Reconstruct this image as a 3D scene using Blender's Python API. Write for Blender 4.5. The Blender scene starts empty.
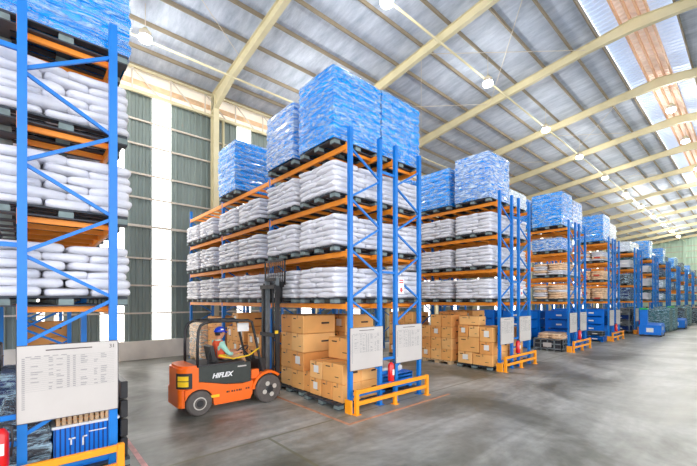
import bpy, math, random
from mathutils import Vector, Matrix
random.seed(7)
SC = bpy.context.scene
COL = SC.collection
PI = math.pi

# ------------------------------------------------------------------ materials
def new_mat(name):
    m = bpy.data.materials.new(name); m.use_nodes = True
    nt = m.node_tree
    return m, nt, nt.nodes['Principled BSDF']

def mat(name, col, rough=0.5, metal=0.0, var=0.0, scale=4.0, bump=0.0, bscale=30.0, stretch=(1, 1, 1), emit=None, estr=0, alpha=None, trans=0, coat=0, spec=None):
    m, nt, b = new_mat(name)
    N = nt.nodes; L = nt.links
    b.inputs['Base Color'].default_value = (*col, 1)
    b.inputs['Roughness'].default_value = rough
    b.inputs['Metallic'].default_value = metal
    if coat: b.inputs['Coat Weight'].default_value = coat
    if spec is not None: b.inputs['Specular IOR Level'].default_value = spec
    if emit: b.inputs['Emission Color'].default_value = (*emit, 1); b.inputs['Emission Strength'].default_value = estr
    if var or bump:
        tc = N.new('ShaderNodeTexCoord'); oi = N.new('ShaderNodeObjectInfo')
        mp = N.new('ShaderNodeMapping'); mp.inputs['Scale'].default_value = stretch
        ad = N.new('ShaderNodeVectorMath'); ad.operation = 'MULTIPLY_ADD'
        cb = N.new('ShaderNodeCombineXYZ')
        L.new(oi.outputs['Random'], cb.inputs[0]); L.new(oi.outputs['Random'], cb.inputs[1]); L.new(oi.outputs['Random'], cb.inputs[2])
        ad.inputs[1].default_value = (37, 23, 11)
        L.new(cb.outputs[0], ad.inputs[0]); L.new(tc.outputs['Object'], ad.inputs[2]); L.new(ad.outputs[0], mp.inputs[0])
        if var:
            n = N.new('ShaderNodeTexNoise'); n.inputs['Scale'].default_value = scale; n.inputs['Detail'].default_value = 4
            L.new(mp.outputs[0], n.inputs[0])
            r = N.new('ShaderNodeValToRGB')
            lo = [max(0, c * (1 - var)) for c in col]; hi = [min(1, c * (1 + var)) for c in col]
            r.color_ramp.elements[0].position = .35; r.color_ramp.elements[1].position = .65
            r.color_ramp.elements[0].color = (*lo, 1); r.color_ramp.elements[1].color = (*hi, 1)
            L.new(n.outputs[0], r.inputs[0]); L.new(r.outputs[0], b.inputs['Base Color'])
        if bump:
            n2 = N.new('ShaderNodeTexNoise'); n2.inputs['Scale'].default_value = bscale; n2.inputs['Detail'].default_value = 3
            L.new(mp.outputs[0], n2.inputs[0])
            bp = N.new('ShaderNodeBump'); bp.inputs['Strength'].default_value = bump; bp.inputs['Distance'].default_value = .03
            L.new(n2.outputs[0], bp.inputs['Height']); L.new(bp.outputs[0], b.inputs['Normal'])
    return m

def shade(c):  # sRGB 0-255 to linear
    return tuple(((x / 255) / 12.92 if x <= 10 else (((x / 255) + .055) / 1.055) ** 2.4) for x in c)
S = shade
M = {}
M['blue'] = mat('rack_blue_paint', S((0, 118, 206)), .4, 0, .05, 3)
M['orange'] = mat('beam_orange_paint', S((255, 150, 40)), .45, 0, .06, 3)
M['guard'] = mat('guard_orange_paint', S((255, 160, 24)), .45, 0, .06, 3)
M['steel'] = mat('galvanised_bar', S((190, 130, 80)), .5, .1)
M['pallet'] = mat('pallet_dark', S((52, 58, 66)), .6, 0, .2, 5)
M['pallet_block'] = mat('pallet_block', S((122, 138, 136)), .7, 0, .2, 8)
M['wood'] = mat('pallet_wood', S((205, 175, 135)), .7, 0, .15, 8)
M['sack'] = mat('sack_white_woven', S((226, 226, 232)), .38, 0, .05, 4, .7, 7, coat=.2)
M['sack_kraft'] = mat('sack_kraft', S((242, 206, 168)), .6, 0, .14, 6, .6, 9)
M['sack_print'] = mat('sack_red_print', S((215, 60, 40)), .6)
M['carton'] = mat('carton_kraft', S((240, 176, 102)), .65, 0, .06, 2, .1, 4)
M['carton2'] = mat('carton_kraft_light', S((246, 190, 120)), .65, 0, .06, 2, .1, 4)
M['carton3'] = mat('carton_kraft_brown', S((230, 160, 88)), .65, 0, .06, 2, .1, 4)
M['tape'] = mat('packing_tape', S((196, 140, 84)), .3)
M['ink'] = mat('print_ink', S((60, 45, 40)), .7)
M['paper'] = mat('paper_white', S((238, 236, 232)), .6)
M['board'] = mat('board_white', S((198, 192, 187)), .35, 0, .02, 3)
M['board_frame'] = mat('board_frame', S((90, 85, 88)), .4, .5)
M['boardink'] = mat('board_ink', S((140, 138, 140)), .6)
M['boarddark'] = mat('board_ink_dark', S((90, 80, 78)), .6)
M['black'] = mat('black_steel', S((42, 42, 44)), .4, 0, .15, 4)
M['rubber'] = mat('tyre_rubber', S((92, 86, 82)), .75, 0, .15, 8)
M['dark_panel'] = mat('dark_side_panel', S((50, 56, 52)), .4, 0, .12, 6)
M['truck'] = mat('truck_orange', S((255, 110, 8)), .36, 0, .03, 2, coat=.3)
M['rim'] = mat('rim_pale', S((205, 200, 190)), .4, .2)
M['red'] = mat('red_paint', S((222, 20, 28)), .3, coat=.4)
M['white'] = mat('white_plain', S((240, 240, 240)), .5)
M['yellow'] = mat('yellow_plain', S((250, 205, 30)), .45)
M['cream'] = mat('steel_cream', S((206, 196, 160)), .5, 0, .06, 1.5)
M['purlin'] = mat('purlin_steel', S((138, 126, 104)), .55, 0, .08, 2)
M['girt'] = mat('girt_steel', S((205, 195, 180)), .5)
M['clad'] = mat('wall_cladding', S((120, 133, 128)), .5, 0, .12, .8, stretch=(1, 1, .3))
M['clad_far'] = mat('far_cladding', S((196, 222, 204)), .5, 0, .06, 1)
M['kerb'] = mat('kerb_concrete', S((226, 219, 208)), .8, 0, .1, 1.2)
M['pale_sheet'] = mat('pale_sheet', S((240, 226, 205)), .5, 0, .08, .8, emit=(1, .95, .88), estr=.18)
M['rust'] = mat('rust_sheet', S((226, 190, 152)), .7, 0, .2, 2)
M['pink_sheet'] = mat('ridge_sheet', S((244, 228, 216)), .5, 0, .05, 2, emit=(1, .85, .78), estr=.12)  # faint glow put into the ridge sheets, which get no direct light
M['ridge_orange'] = mat('ridge_angle', S((240, 196, 160)), .5)
M['skin'] = mat('skin', S((214, 150, 115)), .5)
M['mint'] = mat('mint_shirt', S((165, 214, 196)), .8, 0, .05, 12)
M['khaki'] = mat('khaki_trousers', S((196, 150, 112)), .8)
M['vest'] = mat('orange_vest', S((235, 92, 52)), .7)
M['helmet'] = mat('blue_helmet', S((18, 62, 200)), .25, coat=.5)
M['hair'] = mat('dark_hair', S((30, 25, 24)), .7)
M['bin'] = mat('bin_blue', S((0, 122, 228)), .4, 0, .06, 3)
M['bin_dark'] = mat('bin_navy', S((20, 60, 130)), .4)
M['teal'] = mat('teal_wrap', S((50, 105, 112)), .3, 0, .3, 6, .5, 12)
M['green'] = mat('green_plastic', S((40, 190, 90)), .4)
M['charcoal'] = mat('charcoal_wrap', S((58, 60, 66)), .25, 0, .35, 9, .8, 14, stretch=(1, 1, 3))
M['navy'] = mat('navy_wrap', S((25, 45, 95)), .3, 0, .3, 6, .6, 12)
M['lattice'] = mat('cane_sheet', S((216, 180, 140)), .7, 0, .2, 18)
M['line_paint'] = mat('floor_paint_orange', S((190, 140, 110)), .6, 0, .2, 6)
M['red_line'] = mat('floor_paint_pink', S((226, 170, 165)), .6, 0, .2, 6)
M['greybox'] = mat('grey_frame', S((120, 128, 132)), .5, 0, .15, 5)
M['lampglow'] = mat('lamp_glow', (1, 1, 1), .5, emit=(1, .97, .9), estr=30)
M['skylight'] = mat('skylight_sheet', S((190, 202, 224)), .5, emit=(.62, .74, 1), estr=.28)
M['wallglow'] = mat('translucent_panel', S((235, 235, 230)), .5, 0, .03, 1, emit=(1, .97, .94), estr=2.2)

def film_mat(name, body, hi, fac_lo=.46, fac_hi=.70):  # noise streaks paint white crinkle highlights along with the film's milky wrinkles
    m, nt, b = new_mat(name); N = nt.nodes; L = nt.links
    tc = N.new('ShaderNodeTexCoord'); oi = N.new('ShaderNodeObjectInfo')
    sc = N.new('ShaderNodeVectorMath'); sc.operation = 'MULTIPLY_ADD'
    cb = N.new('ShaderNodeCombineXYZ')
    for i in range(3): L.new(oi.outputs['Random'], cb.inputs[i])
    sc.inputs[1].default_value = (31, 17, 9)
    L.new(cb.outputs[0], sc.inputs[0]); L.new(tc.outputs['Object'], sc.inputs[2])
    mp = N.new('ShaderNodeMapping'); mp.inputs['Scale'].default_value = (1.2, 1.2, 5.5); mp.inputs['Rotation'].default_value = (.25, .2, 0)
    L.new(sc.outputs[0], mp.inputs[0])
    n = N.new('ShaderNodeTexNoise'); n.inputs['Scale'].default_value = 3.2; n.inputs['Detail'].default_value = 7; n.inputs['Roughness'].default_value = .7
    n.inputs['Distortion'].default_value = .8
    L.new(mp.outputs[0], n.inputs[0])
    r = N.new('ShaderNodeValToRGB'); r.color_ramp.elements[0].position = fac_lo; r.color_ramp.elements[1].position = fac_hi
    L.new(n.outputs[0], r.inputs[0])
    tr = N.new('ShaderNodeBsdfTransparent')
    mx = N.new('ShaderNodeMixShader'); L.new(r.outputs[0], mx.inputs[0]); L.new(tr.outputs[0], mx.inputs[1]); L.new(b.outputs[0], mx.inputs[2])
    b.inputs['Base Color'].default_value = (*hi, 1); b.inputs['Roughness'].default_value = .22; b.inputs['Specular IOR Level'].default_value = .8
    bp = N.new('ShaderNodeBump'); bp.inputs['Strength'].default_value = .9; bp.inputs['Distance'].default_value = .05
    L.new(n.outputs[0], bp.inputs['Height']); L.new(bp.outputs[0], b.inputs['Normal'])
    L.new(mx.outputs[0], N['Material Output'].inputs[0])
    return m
M['film'] = film_mat('stretch_film_highlights', None, S((200, 236, 255)))
M['film_white'] = film_mat('stretch_film_milky_highlights', None, S((225, 242, 255)), .40, .64)
M['load_blue'] = mat('blue_film_load', S((0, 152, 250)), .25, 0, .15, 2.5, .5, 5, stretch=(1, 1, 3), coat=.5)
def add_carton_seams(m, rowh, bw, dark):
    nt = m.node_tree; N = nt.nodes; L = nt.links; b = N['Principled BSDF']
    tc = N.new('ShaderNodeTexCoord'); sp = N.new('ShaderNodeSeparateXYZ'); L.new(tc.outputs['Object'], sp.inputs[0])
    ad = N.new('ShaderNodeMath'); L.new(sp.outputs[0], ad.inputs[0]); L.new(sp.outputs[1], ad.inputs[1])
    cb = N.new('ShaderNodeCombineXYZ'); L.new(ad.outputs[0], cb.inputs[0]); L.new(sp.outputs[2], cb.inputs[1])
    br = N.new('ShaderNodeTexBrick'); br.inputs['Scale'].default_value = 1; br.inputs['Brick Width'].default_value = bw; br.inputs['Row Height'].default_value = rowh; br.inputs['Mortar Size'].default_value = .012; br.inputs['Mortar Smooth'].default_value = .3
    br.inputs['Color1'].default_value = (1, 1, 1, 1); br.inputs['Color2'].default_value = (.82, .88, .95, 1); br.inputs['Mortar'].default_value = (dark, dark, dark * 1.2, 1)
    L.new(cb.outputs[0], br.inputs['Vector'])
    mx = N.new('ShaderNodeMixRGB'); mx.blend_type = 'MULTIPLY'; mx.inputs[0].default_value = 1
    src = b.inputs['Base Color'].links[0].from_socket; L.new(src, mx.inputs[1]); L.new(br.outputs[0], mx.inputs[2]); L.new(mx.outputs[0], b.inputs['Base Color'])
add_carton_seams(M['load_blue'], .11, .36, .55)

def floor_mat():
    m, nt, b = new_mat('concrete_floor'); N = nt.nodes; L = nt.links
    tc = N.new('ShaderNodeTexCoord')
    n = N.new('ShaderNodeTexNoise'); n.inputs['Scale'].default_value = .35; n.inputs['Detail'].default_value = 8; n.inputs['Roughness'].default_value = .6; n.inputs['Distortion'].default_value = .6
    L.new(tc.outputs['Object'], n.inputs[0])
    r = N.new('ShaderNodeValToRGB'); e = r.color_ramp.elements
    e[0].position = .38; e[0].color = (*S((100, 101, 90)), 1); e[1].position = .62; e[1].color = (*S((180, 180, 174)), 1)
    L.new(n.outputs[0], r.inputs[0])
    # fine tyre scuffs running along both axes
    mp = N.new('ShaderNodeMapping'); mp.inputs['Scale'].default_value = (.35, 2.2, 1); mp.inputs['Rotation'].default_value = (0, 0, .5)
    L.new(tc.outputs['Object'], mp.inputs[0])
    n2 = N.new('ShaderNodeTexNoise'); n2.inputs['Scale'].default_value = .9; n2.inputs['Detail'].default_value = 6; n2.inputs['Distortion'].default_value = 1.5
    L.new(mp.outputs[0], n2.inputs[0])
    r2 = N.new('ShaderNodeValToRGB'); r2.color_ramp.elements[0].position = .35; r2.color_ramp.elements[0].color = (.72, .72, .70, 1)
    r2.color_ramp.elements[1].position = .62; r2.color_ramp.elements[1].color = (1.05, 1.05, 1.06, 1)
    L.new(n2.outputs[0], r2.inputs[0])
    mul = N.new('ShaderNodeMixRGB'); mul.blend_type = 'MULTIPLY'; mul.inputs[0].default_value = 1
    L.new(r.outputs[0], mul.inputs[1]); L.new(r2.outputs[0], mul.inputs[2])
    n3 = N.new('ShaderNodeTexNoise'); n3.inputs['Scale'].default_value = 6; n3.inputs['Detail'].default_value = 6
    L.new(tc.outputs['Object'], n3.inputs[0])
    r3 = N.new('ShaderNodeValToRGB'); r3.color_ramp.elements[0].position = .3; r3.color_ramp.elements[0].color = (.88, .88, .88, 1); r3.color_ramp.elements[1].color = (1.08, 1.08, 1.08, 1); r3.color_ramp.elements[1].position = .7
    L.new(n3.outputs[0], r3.inputs[0])
    mul2 = N.new('ShaderNodeMixRGB'); mul2.blend_type = 'MULTIPLY'; mul2.inputs[0].default_value = 1
    L.new(mul.outputs[0], mul2.inputs[1]); L.new(r3.outputs[0], mul2.inputs[2])
    # expansion joints
    sep = N.new('ShaderNodeSeparateXYZ'); L.new(tc.outputs['Object'], sep.inputs[0])
    def joint(sock, off, pitch, w):
        a = N.new('ShaderNodeMath'); a.operation = 'SUBTRACT'; a.inputs[1].default_value = off - pitch / 2
        q = N.new('ShaderNodeMath'); q.operation = 'FLOORED_MODULO'; q.inputs[1].default_value = pitch
        c = N.new('ShaderNodeMath'); c.operation = 'SUBTRACT'; c.inputs[1].default_value = pitch / 2
        d = N.new('ShaderNodeMath'); d.operation = 'ABSOLUTE'
        g = N.new('ShaderNodeMath'); g.operation = 'LESS_THAN'; g.inputs[1].default_value = w
        L.new(sock, a.inputs[0]); L.new(a.outputs[0], q.inputs[0]); L.new(q.outputs[0], c.inputs[0]); L.new(c.outputs[0], d.inputs[0]); L.new(d.outputs[0], g.inputs[0])
        return g.outputs[0]
    jy = joint(sep.outputs[1], 6.12, 12.0, .028); jx = joint(sep.outputs[0], 3.41, 6.2, .028)
    mxm = N.new('ShaderNodeMath'); mxm.operation = 'MAXIMUM'; L.new(jy, mxm.inputs[0])
    lt = N.new('ShaderNodeMath'); lt.operation = 'LESS_THAN'; lt.inputs[1].default_value = 6.1; L.new(sep.outputs[1], lt.inputs[0])
    lt2 = N.new('ShaderNodeMath'); lt2.operation = 'LESS_THAN'; lt2.inputs[1].default_value = 5.; L.new(sep.outputs[0], lt2.inputs[0])
    m1 = N.new('ShaderNodeMath'); m1.operation = 'MULTIPLY'; L.new(jx, m1.inputs[0]); L.new(lt.outputs[0], m1.inputs[1])
    m2 = N.new('ShaderNodeMath'); m2.operation = 'MULTIPLY'; L.new(m1.outputs[0], m2.inputs[0]); L.new(lt2.outputs[0], m2.inputs[1])
    L.new(m2.outputs[0], mxm.inputs[1])
    sc2 = N.new('ShaderNodeMath'); sc2.operation = 'MULTIPLY'; sc2.inputs[1].default_value = .6; L.new(mxm.outputs[0], sc2.inputs[0])
    fin = N.new('ShaderNodeMixRGB'); L.new(sc2.outputs[0], fin.inputs[0]); L.new(mul2.outputs[0], fin.inputs[1]); fin.inputs[2].default_value = (*S((98, 98, 66)), 1)
    L.new(fin.outputs[0], b.inputs['Base Color'])
    rr = N.new('ShaderNodeMapRange'); rr.inputs[3].default_value = .3; rr.inputs[4].default_value = .55
    L.new(n2.outputs[0], rr.inputs[0]); L.new(rr.outputs[0], b.inputs['Roughness'])
    b.inputs['Specular IOR Level'].default_value = .6
    return m
M['floor'] = floor_mat()

def foil_mat():
    m, nt, b = new_mat('roof_insulation_foil'); N = nt.nodes; L = nt.links
    tc = N.new('ShaderNodeTexCoord')
    mp = N.new('ShaderNodeMapping'); mp.inputs['Scale'].default_value = (2.2, .5, 1)
    L.new(tc.outputs['Object'], mp.inputs[0])
    n = N.new('ShaderNodeTexNoise'); n.inputs['Scale'].default_value = 1.4; n.inputs['Detail'].default_value = 8; n.inputs['Roughness'].default_value = .7
    L.new(mp.outputs[0], n.inputs[0])
    r = N.new('ShaderNodeValToRGB'); e = r.color_ramp.elements
    e[0].position = .3; e[0].color = (*S((152, 164, 182)), 1); e[1].position = .75; e[1].color = (*S((210, 217, 230)), 1)
    L.new(n.outputs[0], r.inputs[0]); L.new(r.outputs[0], b.inputs['Base Color'])
    bp = N.new('ShaderNodeBump'); bp.inputs['Strength'].default_value = .5; bp.inputs['Distance'].default_value = .06
    L.new(n.outputs[0], bp.inputs['Height']); L.new(bp.outputs[0], b.inputs['Normal'])
    b.inputs['Roughness'].default_value = .7
    return m
M['foil'] = foil_mat()

# ------------------------------------------------------------------ mesh helper
class MB:
    def __init__(s): s.v = []; s.f = []; s.mi = []; s.mats = []; s.cur = 0
    def use(s, m):
        if m not in s.mats: s.mats.append(m)
        s.cur = s.mats.index(m); return s
    def add(s, vs, fs):
        o = len(s.v); s.v += [tuple(v) for v in vs]; s.f += [tuple(i + o for i in f) for f in fs]; s.mi += [s.cur] * len(fs); return s
    def box(s, x0, x1, y0, y1, z0, z1):
        vs = [(x, y, z) for z in (z0, z1) for y in (y0, y1) for x in (x0, x1)]
        return s.add(vs, [(0, 2, 3, 1), (4, 5, 7, 6), (0, 1, 5, 4), (2, 6, 7, 3), (0, 4, 6, 2), (1, 3, 7, 5)])
    def cbox(s, x0, x1, y0, y1, z0, z1, c=.01):   # box with bevelled vertical and horizontal edges
        vs = []
        for z, k in ((z0, c), (z0 + c, 0), (z1 - c, 0), (z1, c)):
            a, b_, d, e = x0 + k, x1 - k, y0 + k, y1 - k
            q = c
            vs += [(a + q, d, z), (b_ - q, d, z), (b_, d + q, z), (b_, e - q, z), (b_ - q, e, z), (a + q, e, z), (a, e - q, z), (a, d + q, z)]
        fs = [tuple(range(7, -1, -1)), tuple(range(24, 32))]
        for r in range(3):
            for i in range(8):
                j = (i + 1) % 8; fs.append((r * 8 + i, r * 8 + j, r * 8 + 8 + j, r * 8 + 8 + i))
        return s.add(vs, fs)
    def bar(s, p, q, w, h=None, up=(0, 0, 1)):
        h = h or w; p = Vector(p); q = Vector(q); d = (q - p).normalized(); u = Vector(up)
        if abs(d.dot(u)) > .98: u = Vector((0, 1, 0))
        a = d.cross(u).normalized(); c = a.cross(d).normalized()
        vs = [e + a * i * w / 2 + c * j * h / 2 for e in (p, q) for (i, j) in ((-1, -1), (1, -1), (1, 1), (-1, 1))]
        return s.add(vs, [(3, 2, 1, 0), (4, 5, 6, 7)] + [(i, (i + 1) % 4, 4 + (i + 1) % 4, 4 + i) for i in range(4)])
    def tube(s, pts, r, n=8, caps=True):
        pts = [Vector(p) for p in pts]; axis = (pts[-1] - pts[0]).normalized(); rs = r if isinstance(r, (list, tuple)) else [r] * len(pts)
        vs = []; prev = None
        for i, p in enumerate(pts):
            d = ((pts[min(i + 1, len(pts) - 1)] - pts[max(i - 1, 0)])).normalized()
            if prev is None:
                u = Vector((0, 0, 1)) if abs(d.z) < .9 else Vector((0, 1, 0)); a = d.cross(u).normalized()
            else: a = (prev - d * prev.dot(d)).normalized()
            prev = a; c = d.cross(a)
            vs += [p + (a * math.cos(2 * PI * k / n) + c * math.sin(2 * PI * k / n)) * rs[i] for k in range(n)]
        fs = []
        for i in range(len(pts) - 1):
            for k in range(n):
                j = (k + 1) % n; fs.append((i * n + k, i * n + j, i * n + n + j, i * n + n + k))
        if caps: fs += [tuple(range(n - 1, -1, -1)), tuple(range((len(pts) - 1) * n, len(pts) * n))]
        return s.add(vs, fs)
    def prism(s, prof, y0, y1, ax='y'):   # profile in x,z extruded along y (or in x,y along z)
        n = len(prof)
        if ax == 'y': vs = [(a, y0, b) for a, b in prof] + [(a, y1, b) for a, b in prof]
        elif ax == 'z': vs = [(a, b, y0) for a, b in prof] + [(a, b, y1) for a, b in prof]
        else: vs = [(y0, a, b) for a, b in prof] + [(y1, a, b) for a, b in prof]
        return s.add(vs, [tuple(range(n)), tuple(range(2 * n - 1, n - 1, -1))] + [(i, i + n, (i + 1) % n + n, (i + 1) % n) for i in range(n)])
    def ell(s, c, r, nu=14, nv=9, fn=None):
        vs = []; fs = []
        for j in range(nv + 1):
            t = PI * j / nv
            for i in range(nu):
                a = 2 * PI * i / nu
                p = Vector((math.sin(t) * math.cos(a), math.sin(t) * math.sin(a), math.cos(t)))
                if fn: p = fn(p)
                vs.append((c[0] + p.x * r[0], c[1] + p.y * r[1], c[2] + p.z * r[2]))
        for j in range(nv):
            for i in range(nu):
                k = (i + 1) % nu; fs.append((j * nu + i, j * nu + nu + i, j * nu + nu + k, j * nu + k))
        return s.add(vs, fs)
    def mesh(s, name, m=None, smooth=False):
        me = bpy.data.meshes.new(name); me.from_pydata(s.v, [], s.f)
        for mm in (s.mats if s.mats else [m]): me.materials.append(mm)
        if s.mats: me.polygons.foreach_set('material_index', s.mi)
        if smooth: me.polygons.foreach_set('use_smooth', [True] * len(me.polygons))
        me.update(); return me
    def build(s, name, m=None, parent=None, smooth=False, loc=None, kind=None):
        o = bpy.data.objects.new(name, s.mesh(name, m, smooth)); COL.objects.link(o)
        if parent: o.parent = parent
        if loc: o.location = loc
        if kind: o['kind'] = kind
        return o

def tag(o, label, cat, group=None, kind=None):
    o['label'] = label; o['category'] = cat
    if group: o['group'] = group
    if kind: o['kind'] = kind
    return o
def empty(name, loc=(0, 0, 0), rz=0):
    o = bpy.data.objects.new(name, None); COL.objects.link(o); o.location = loc; o.rotation_euler = (0, 0, rz)
    o.empty_display_size = .1
    return o
CH = {}
def kids(o): return o.children
def copy_tree(o, parent=None, childmap=None):
    c = o.copy(); COL.objects.link(c); c.parent = parent
    for ch in childmap.get(o.name, []): copy_tree(ch, c, childmap)
    return c
PROTO = {}
def inst(key, builder, loc, label, cat, group=None, rz=0, scale=None):
    """first use places the built thing itself, every later one a copy of it and its parts"""
    if key not in PROTO:
        o = builder(); cm = {}
        def walk(a):
            cm[a.name] = [b for b in bpy.data.objects if b.parent == a]
            for b in cm[a.name]: walk(b)
        walk(o); PROTO[key] = (o, cm)
    else:
        src, cm = PROTO[key]; o = copy_tree(src, None, cm)
    o.location = loc; o.rotation_euler = (0, 0, rz)
    if scale: o.scale = scale
    for k in ('group', 'kind'):
        if k in o: del o[k]
    return tag(o, label, cat, group)
def struct(o): o['kind'] = 'structure'; return o
def text_mesh(body, size, m, parent, loc, rot, name='lettering', extrude=.002, shear=0, align='CENTER', bold=0):
    cu = bpy.data.curves.new('lettering_curve', 'FONT'); cu.body = body; cu.size = size; cu.extrude = extrude; cu.shear = shear; cu.offset = bold
    cu.align_x = align; cu.align_y = 'CENTER'
    t = bpy.data.objects.new('tmp', cu); COL.objects.link(t); bpy.context.view_layer.update()
    me = bpy.data.meshes.new_from_object(t.evaluated_get(bpy.context.evaluated_depsgraph_get()))
    bpy.data.objects.remove(t); me.materials.clear(); me.materials.append(m)
    o = bpy.data.objects.new(name, me); COL.objects.link(o); o.parent = parent; o.location = loc; o.rotation_euler = rot
    return o

# ------------------------------------------------------------------ camera
H = 2.6
cam = bpy.data.cameras.new('camera'); camo = bpy.data.objects.new('camera', cam); COL.objects.link(camo)
camo.location = (0, 0, H)
fwd = Vector((.664, .748, 0)).normalized()
camo.rotation_euler = fwd.to_track_quat('-Z', 'Y').to_euler()
cam.sensor_width = 36; cam.lens = 363 / 697 * 36; cam.shift_y = 67 / 697; cam.clip_end = 400
SC.camera = camo

# ------------------------------------------------------------------ building shell
YW = 18.1; EAVE = 12.9; YR = 3.5; SL = .125; XE = 92.0; X0 = -9.0; YB = YR - (YW - YR)
def roof_z(y): return EAVE + SL * (YW - y) if y >= YR else EAVE + SL * (YW - YR) - SL * (YR - y)
struct(MB().box(X0 - 6, XE + 1, YB - 12, YW + .3, -.2, 0).build('floor', M['floor']))
# corrugated cladding between translucent strips
strips = [(-6.0, -5.2), (-1.9, -1.1), (.3, 1.08), (2.29, 3.15), (4.24, 5.03), (8.25, 9.03), (12.3, 13.1), (16.3, 17.1)] + [(20.3 + 4 * i, 21.1 + 4 * i) for i in range(17)]
def corr(x0, x1, y, z0, z1, mb, pitch=.3, d=.05):
    n = max(1, int(round((x1 - x0) / pitch))); p = (x1 - x0) / n; prof = []
    for i in range(n):
        a = x0 + i * p
        prof += [(a, y), (a + p * .55, y), (a + p * .65, y - d), (a + p * .9, y - d)]
    prof.append((x1, y))
    vs = [(a, b, z0) for a, b in prof] + [(a, b, z1) for a, b in prof]; k = len(prof)
    mb.add(vs, [(i, i + 1, i + 1 + k, i + k) for i in range(k - 1)])
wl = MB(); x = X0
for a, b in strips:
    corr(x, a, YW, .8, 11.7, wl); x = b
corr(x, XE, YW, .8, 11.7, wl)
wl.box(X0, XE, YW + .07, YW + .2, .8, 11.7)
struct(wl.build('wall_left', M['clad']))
for i, (a, b) in enumerate(strips):
    w = MB(); corr(a, b, YW - .01, .82, 11.68, w, .26, .03)
    w.use(M['wallglow'])
    o = struct(w.build('window_%d' % (i + 1), M['wallglow']))
struct(MB().box(X0, XE, YW - .22, YW + .2, 0, .8).build('wall_left_kerb', M['kerb']))
struct(MB().use(M['pale_sheet']).box(X0, XE, YW + .02, YW + .2, 11.7, 12.55).use(M['rust']).box(X0, XE, YW - .02, YW + .2, 12.05, 12.28).use(M['pale_sheet']).box(X0, XE, YW + .02, YW + .2, 12.55, EAVE + .1).build('wall_left_frieze', M['pale_sheet']))
# far wall
wf = MB(); n = 0
yy = YB
prof = []
while yy < YW:
    prof += [(XE, yy), (XE, yy + .22), (XE - .04, yy + .26), (XE - .04, yy + .36)]; yy += .4
k = len(prof)
wf.add([(a, b, 0) for a, b in prof] + [(a, b, roof_z(min(b, YW))) for a, b in prof], [(i, i + 1, i + 1 + k, i + k) for i in range(k - 1)])
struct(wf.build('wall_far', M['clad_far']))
wr = MB(); corr(28, XE, YB, 0, roof_z(YB), wr, .4)  # unseen stretch of right wall, added to cut floor glare and tint reflections green
struct(wr.build('wall_right_unseen', M['clad_far']))
tn = 0
def trim(mb, m):
    global tn; tn += 1
    return struct(mb.build('trim_%d' % tn, m))
for z in [2, 3.2, 4.4, 5.6, 6.8, 8, 9.2, 10.4, 11.6, 12.6]:
    trim(MB().box(XE - .14, XE - .05, YB, YW, z, z + .1), M['girt'])
for y in (14.1, 9, 3.5, -2):
    trim(MB().box(XE - .5, XE - .15, y - .2, y + .2, 0, roof_z(y)), M['rust'] if y > 14 else M['clad_far'])
# ceiling sheets (one slope each side), with the ridge skylights left open for their own sheets
def slope_sheet(ya, yb, mb, dz=0):
    mb.add([(X0, ya, roof_z(ya) + dz), (XE, ya, roof_z(ya) + dz), (XE, yb, roof_z(yb) + dz), (X0, yb, roof_z(yb) + dz)], [(0, 1, 2, 3)])
c = MB(); slope_sheet(YW + .2, 4.75, c); slope_sheet(2.25, YB, c)
struct(c.build('ceiling', M['foil']))
def corr_roof(ya, yb, name, m, dz=.05):
    mb = MB(); p = .3; prof = []
    x = X0
    while x < XE:
        prof += [(x, 0), (x + .17, 0), (x + .2, .05), (x + .27, .05)]; x += p
    k = len(prof)
    mb.add([(a, ya, roof_z(ya) + b + dz) for a, b in prof] + [(a, yb, roof_z(yb) + b + dz) for a, b in prof], [(i, i + 1, i + 1 + k, i + k) for i in range(k - 1)])
    return struct(mb.build(name, m))
corr_roof(4.75, 3.95, 'ceiling_skylight_left', M['skylight'])
corr_roof(3.95, 3.5, 'ceiling_ridge_left', M['pink_sheet'])
corr_roof(3.5, 3.05, 'ceiling_ridge_right', M['pink_sheet'])
corr_roof(3.05, 2.25, 'ceiling_skylight_right', M['skylight'])
# purlins
py = [17.98, 16.85, 15.45, 14.05, 12.65, 11.25, 9.85, 8.45, 7.05, 5.8, 4.8]
for y in py + [2 * YR - a for a in py if 2 * YR - a > -8]:
    z = roof_z(y)
    trim(MB().box(X0, XE - .1, y - .028, y + .028, z - .17, z - .01), M['purlin'])
for y, m in ((3.95, 'ridge_orange'), (3.62, 'ridge_orange'), (3.3, 'ridge_orange'), (3.0, 'ridge_orange')):
    z = roof_z(y); trim(MB().box(X0, XE - .1, y - .035, y + .035, z - .16, z), M[m])
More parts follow.
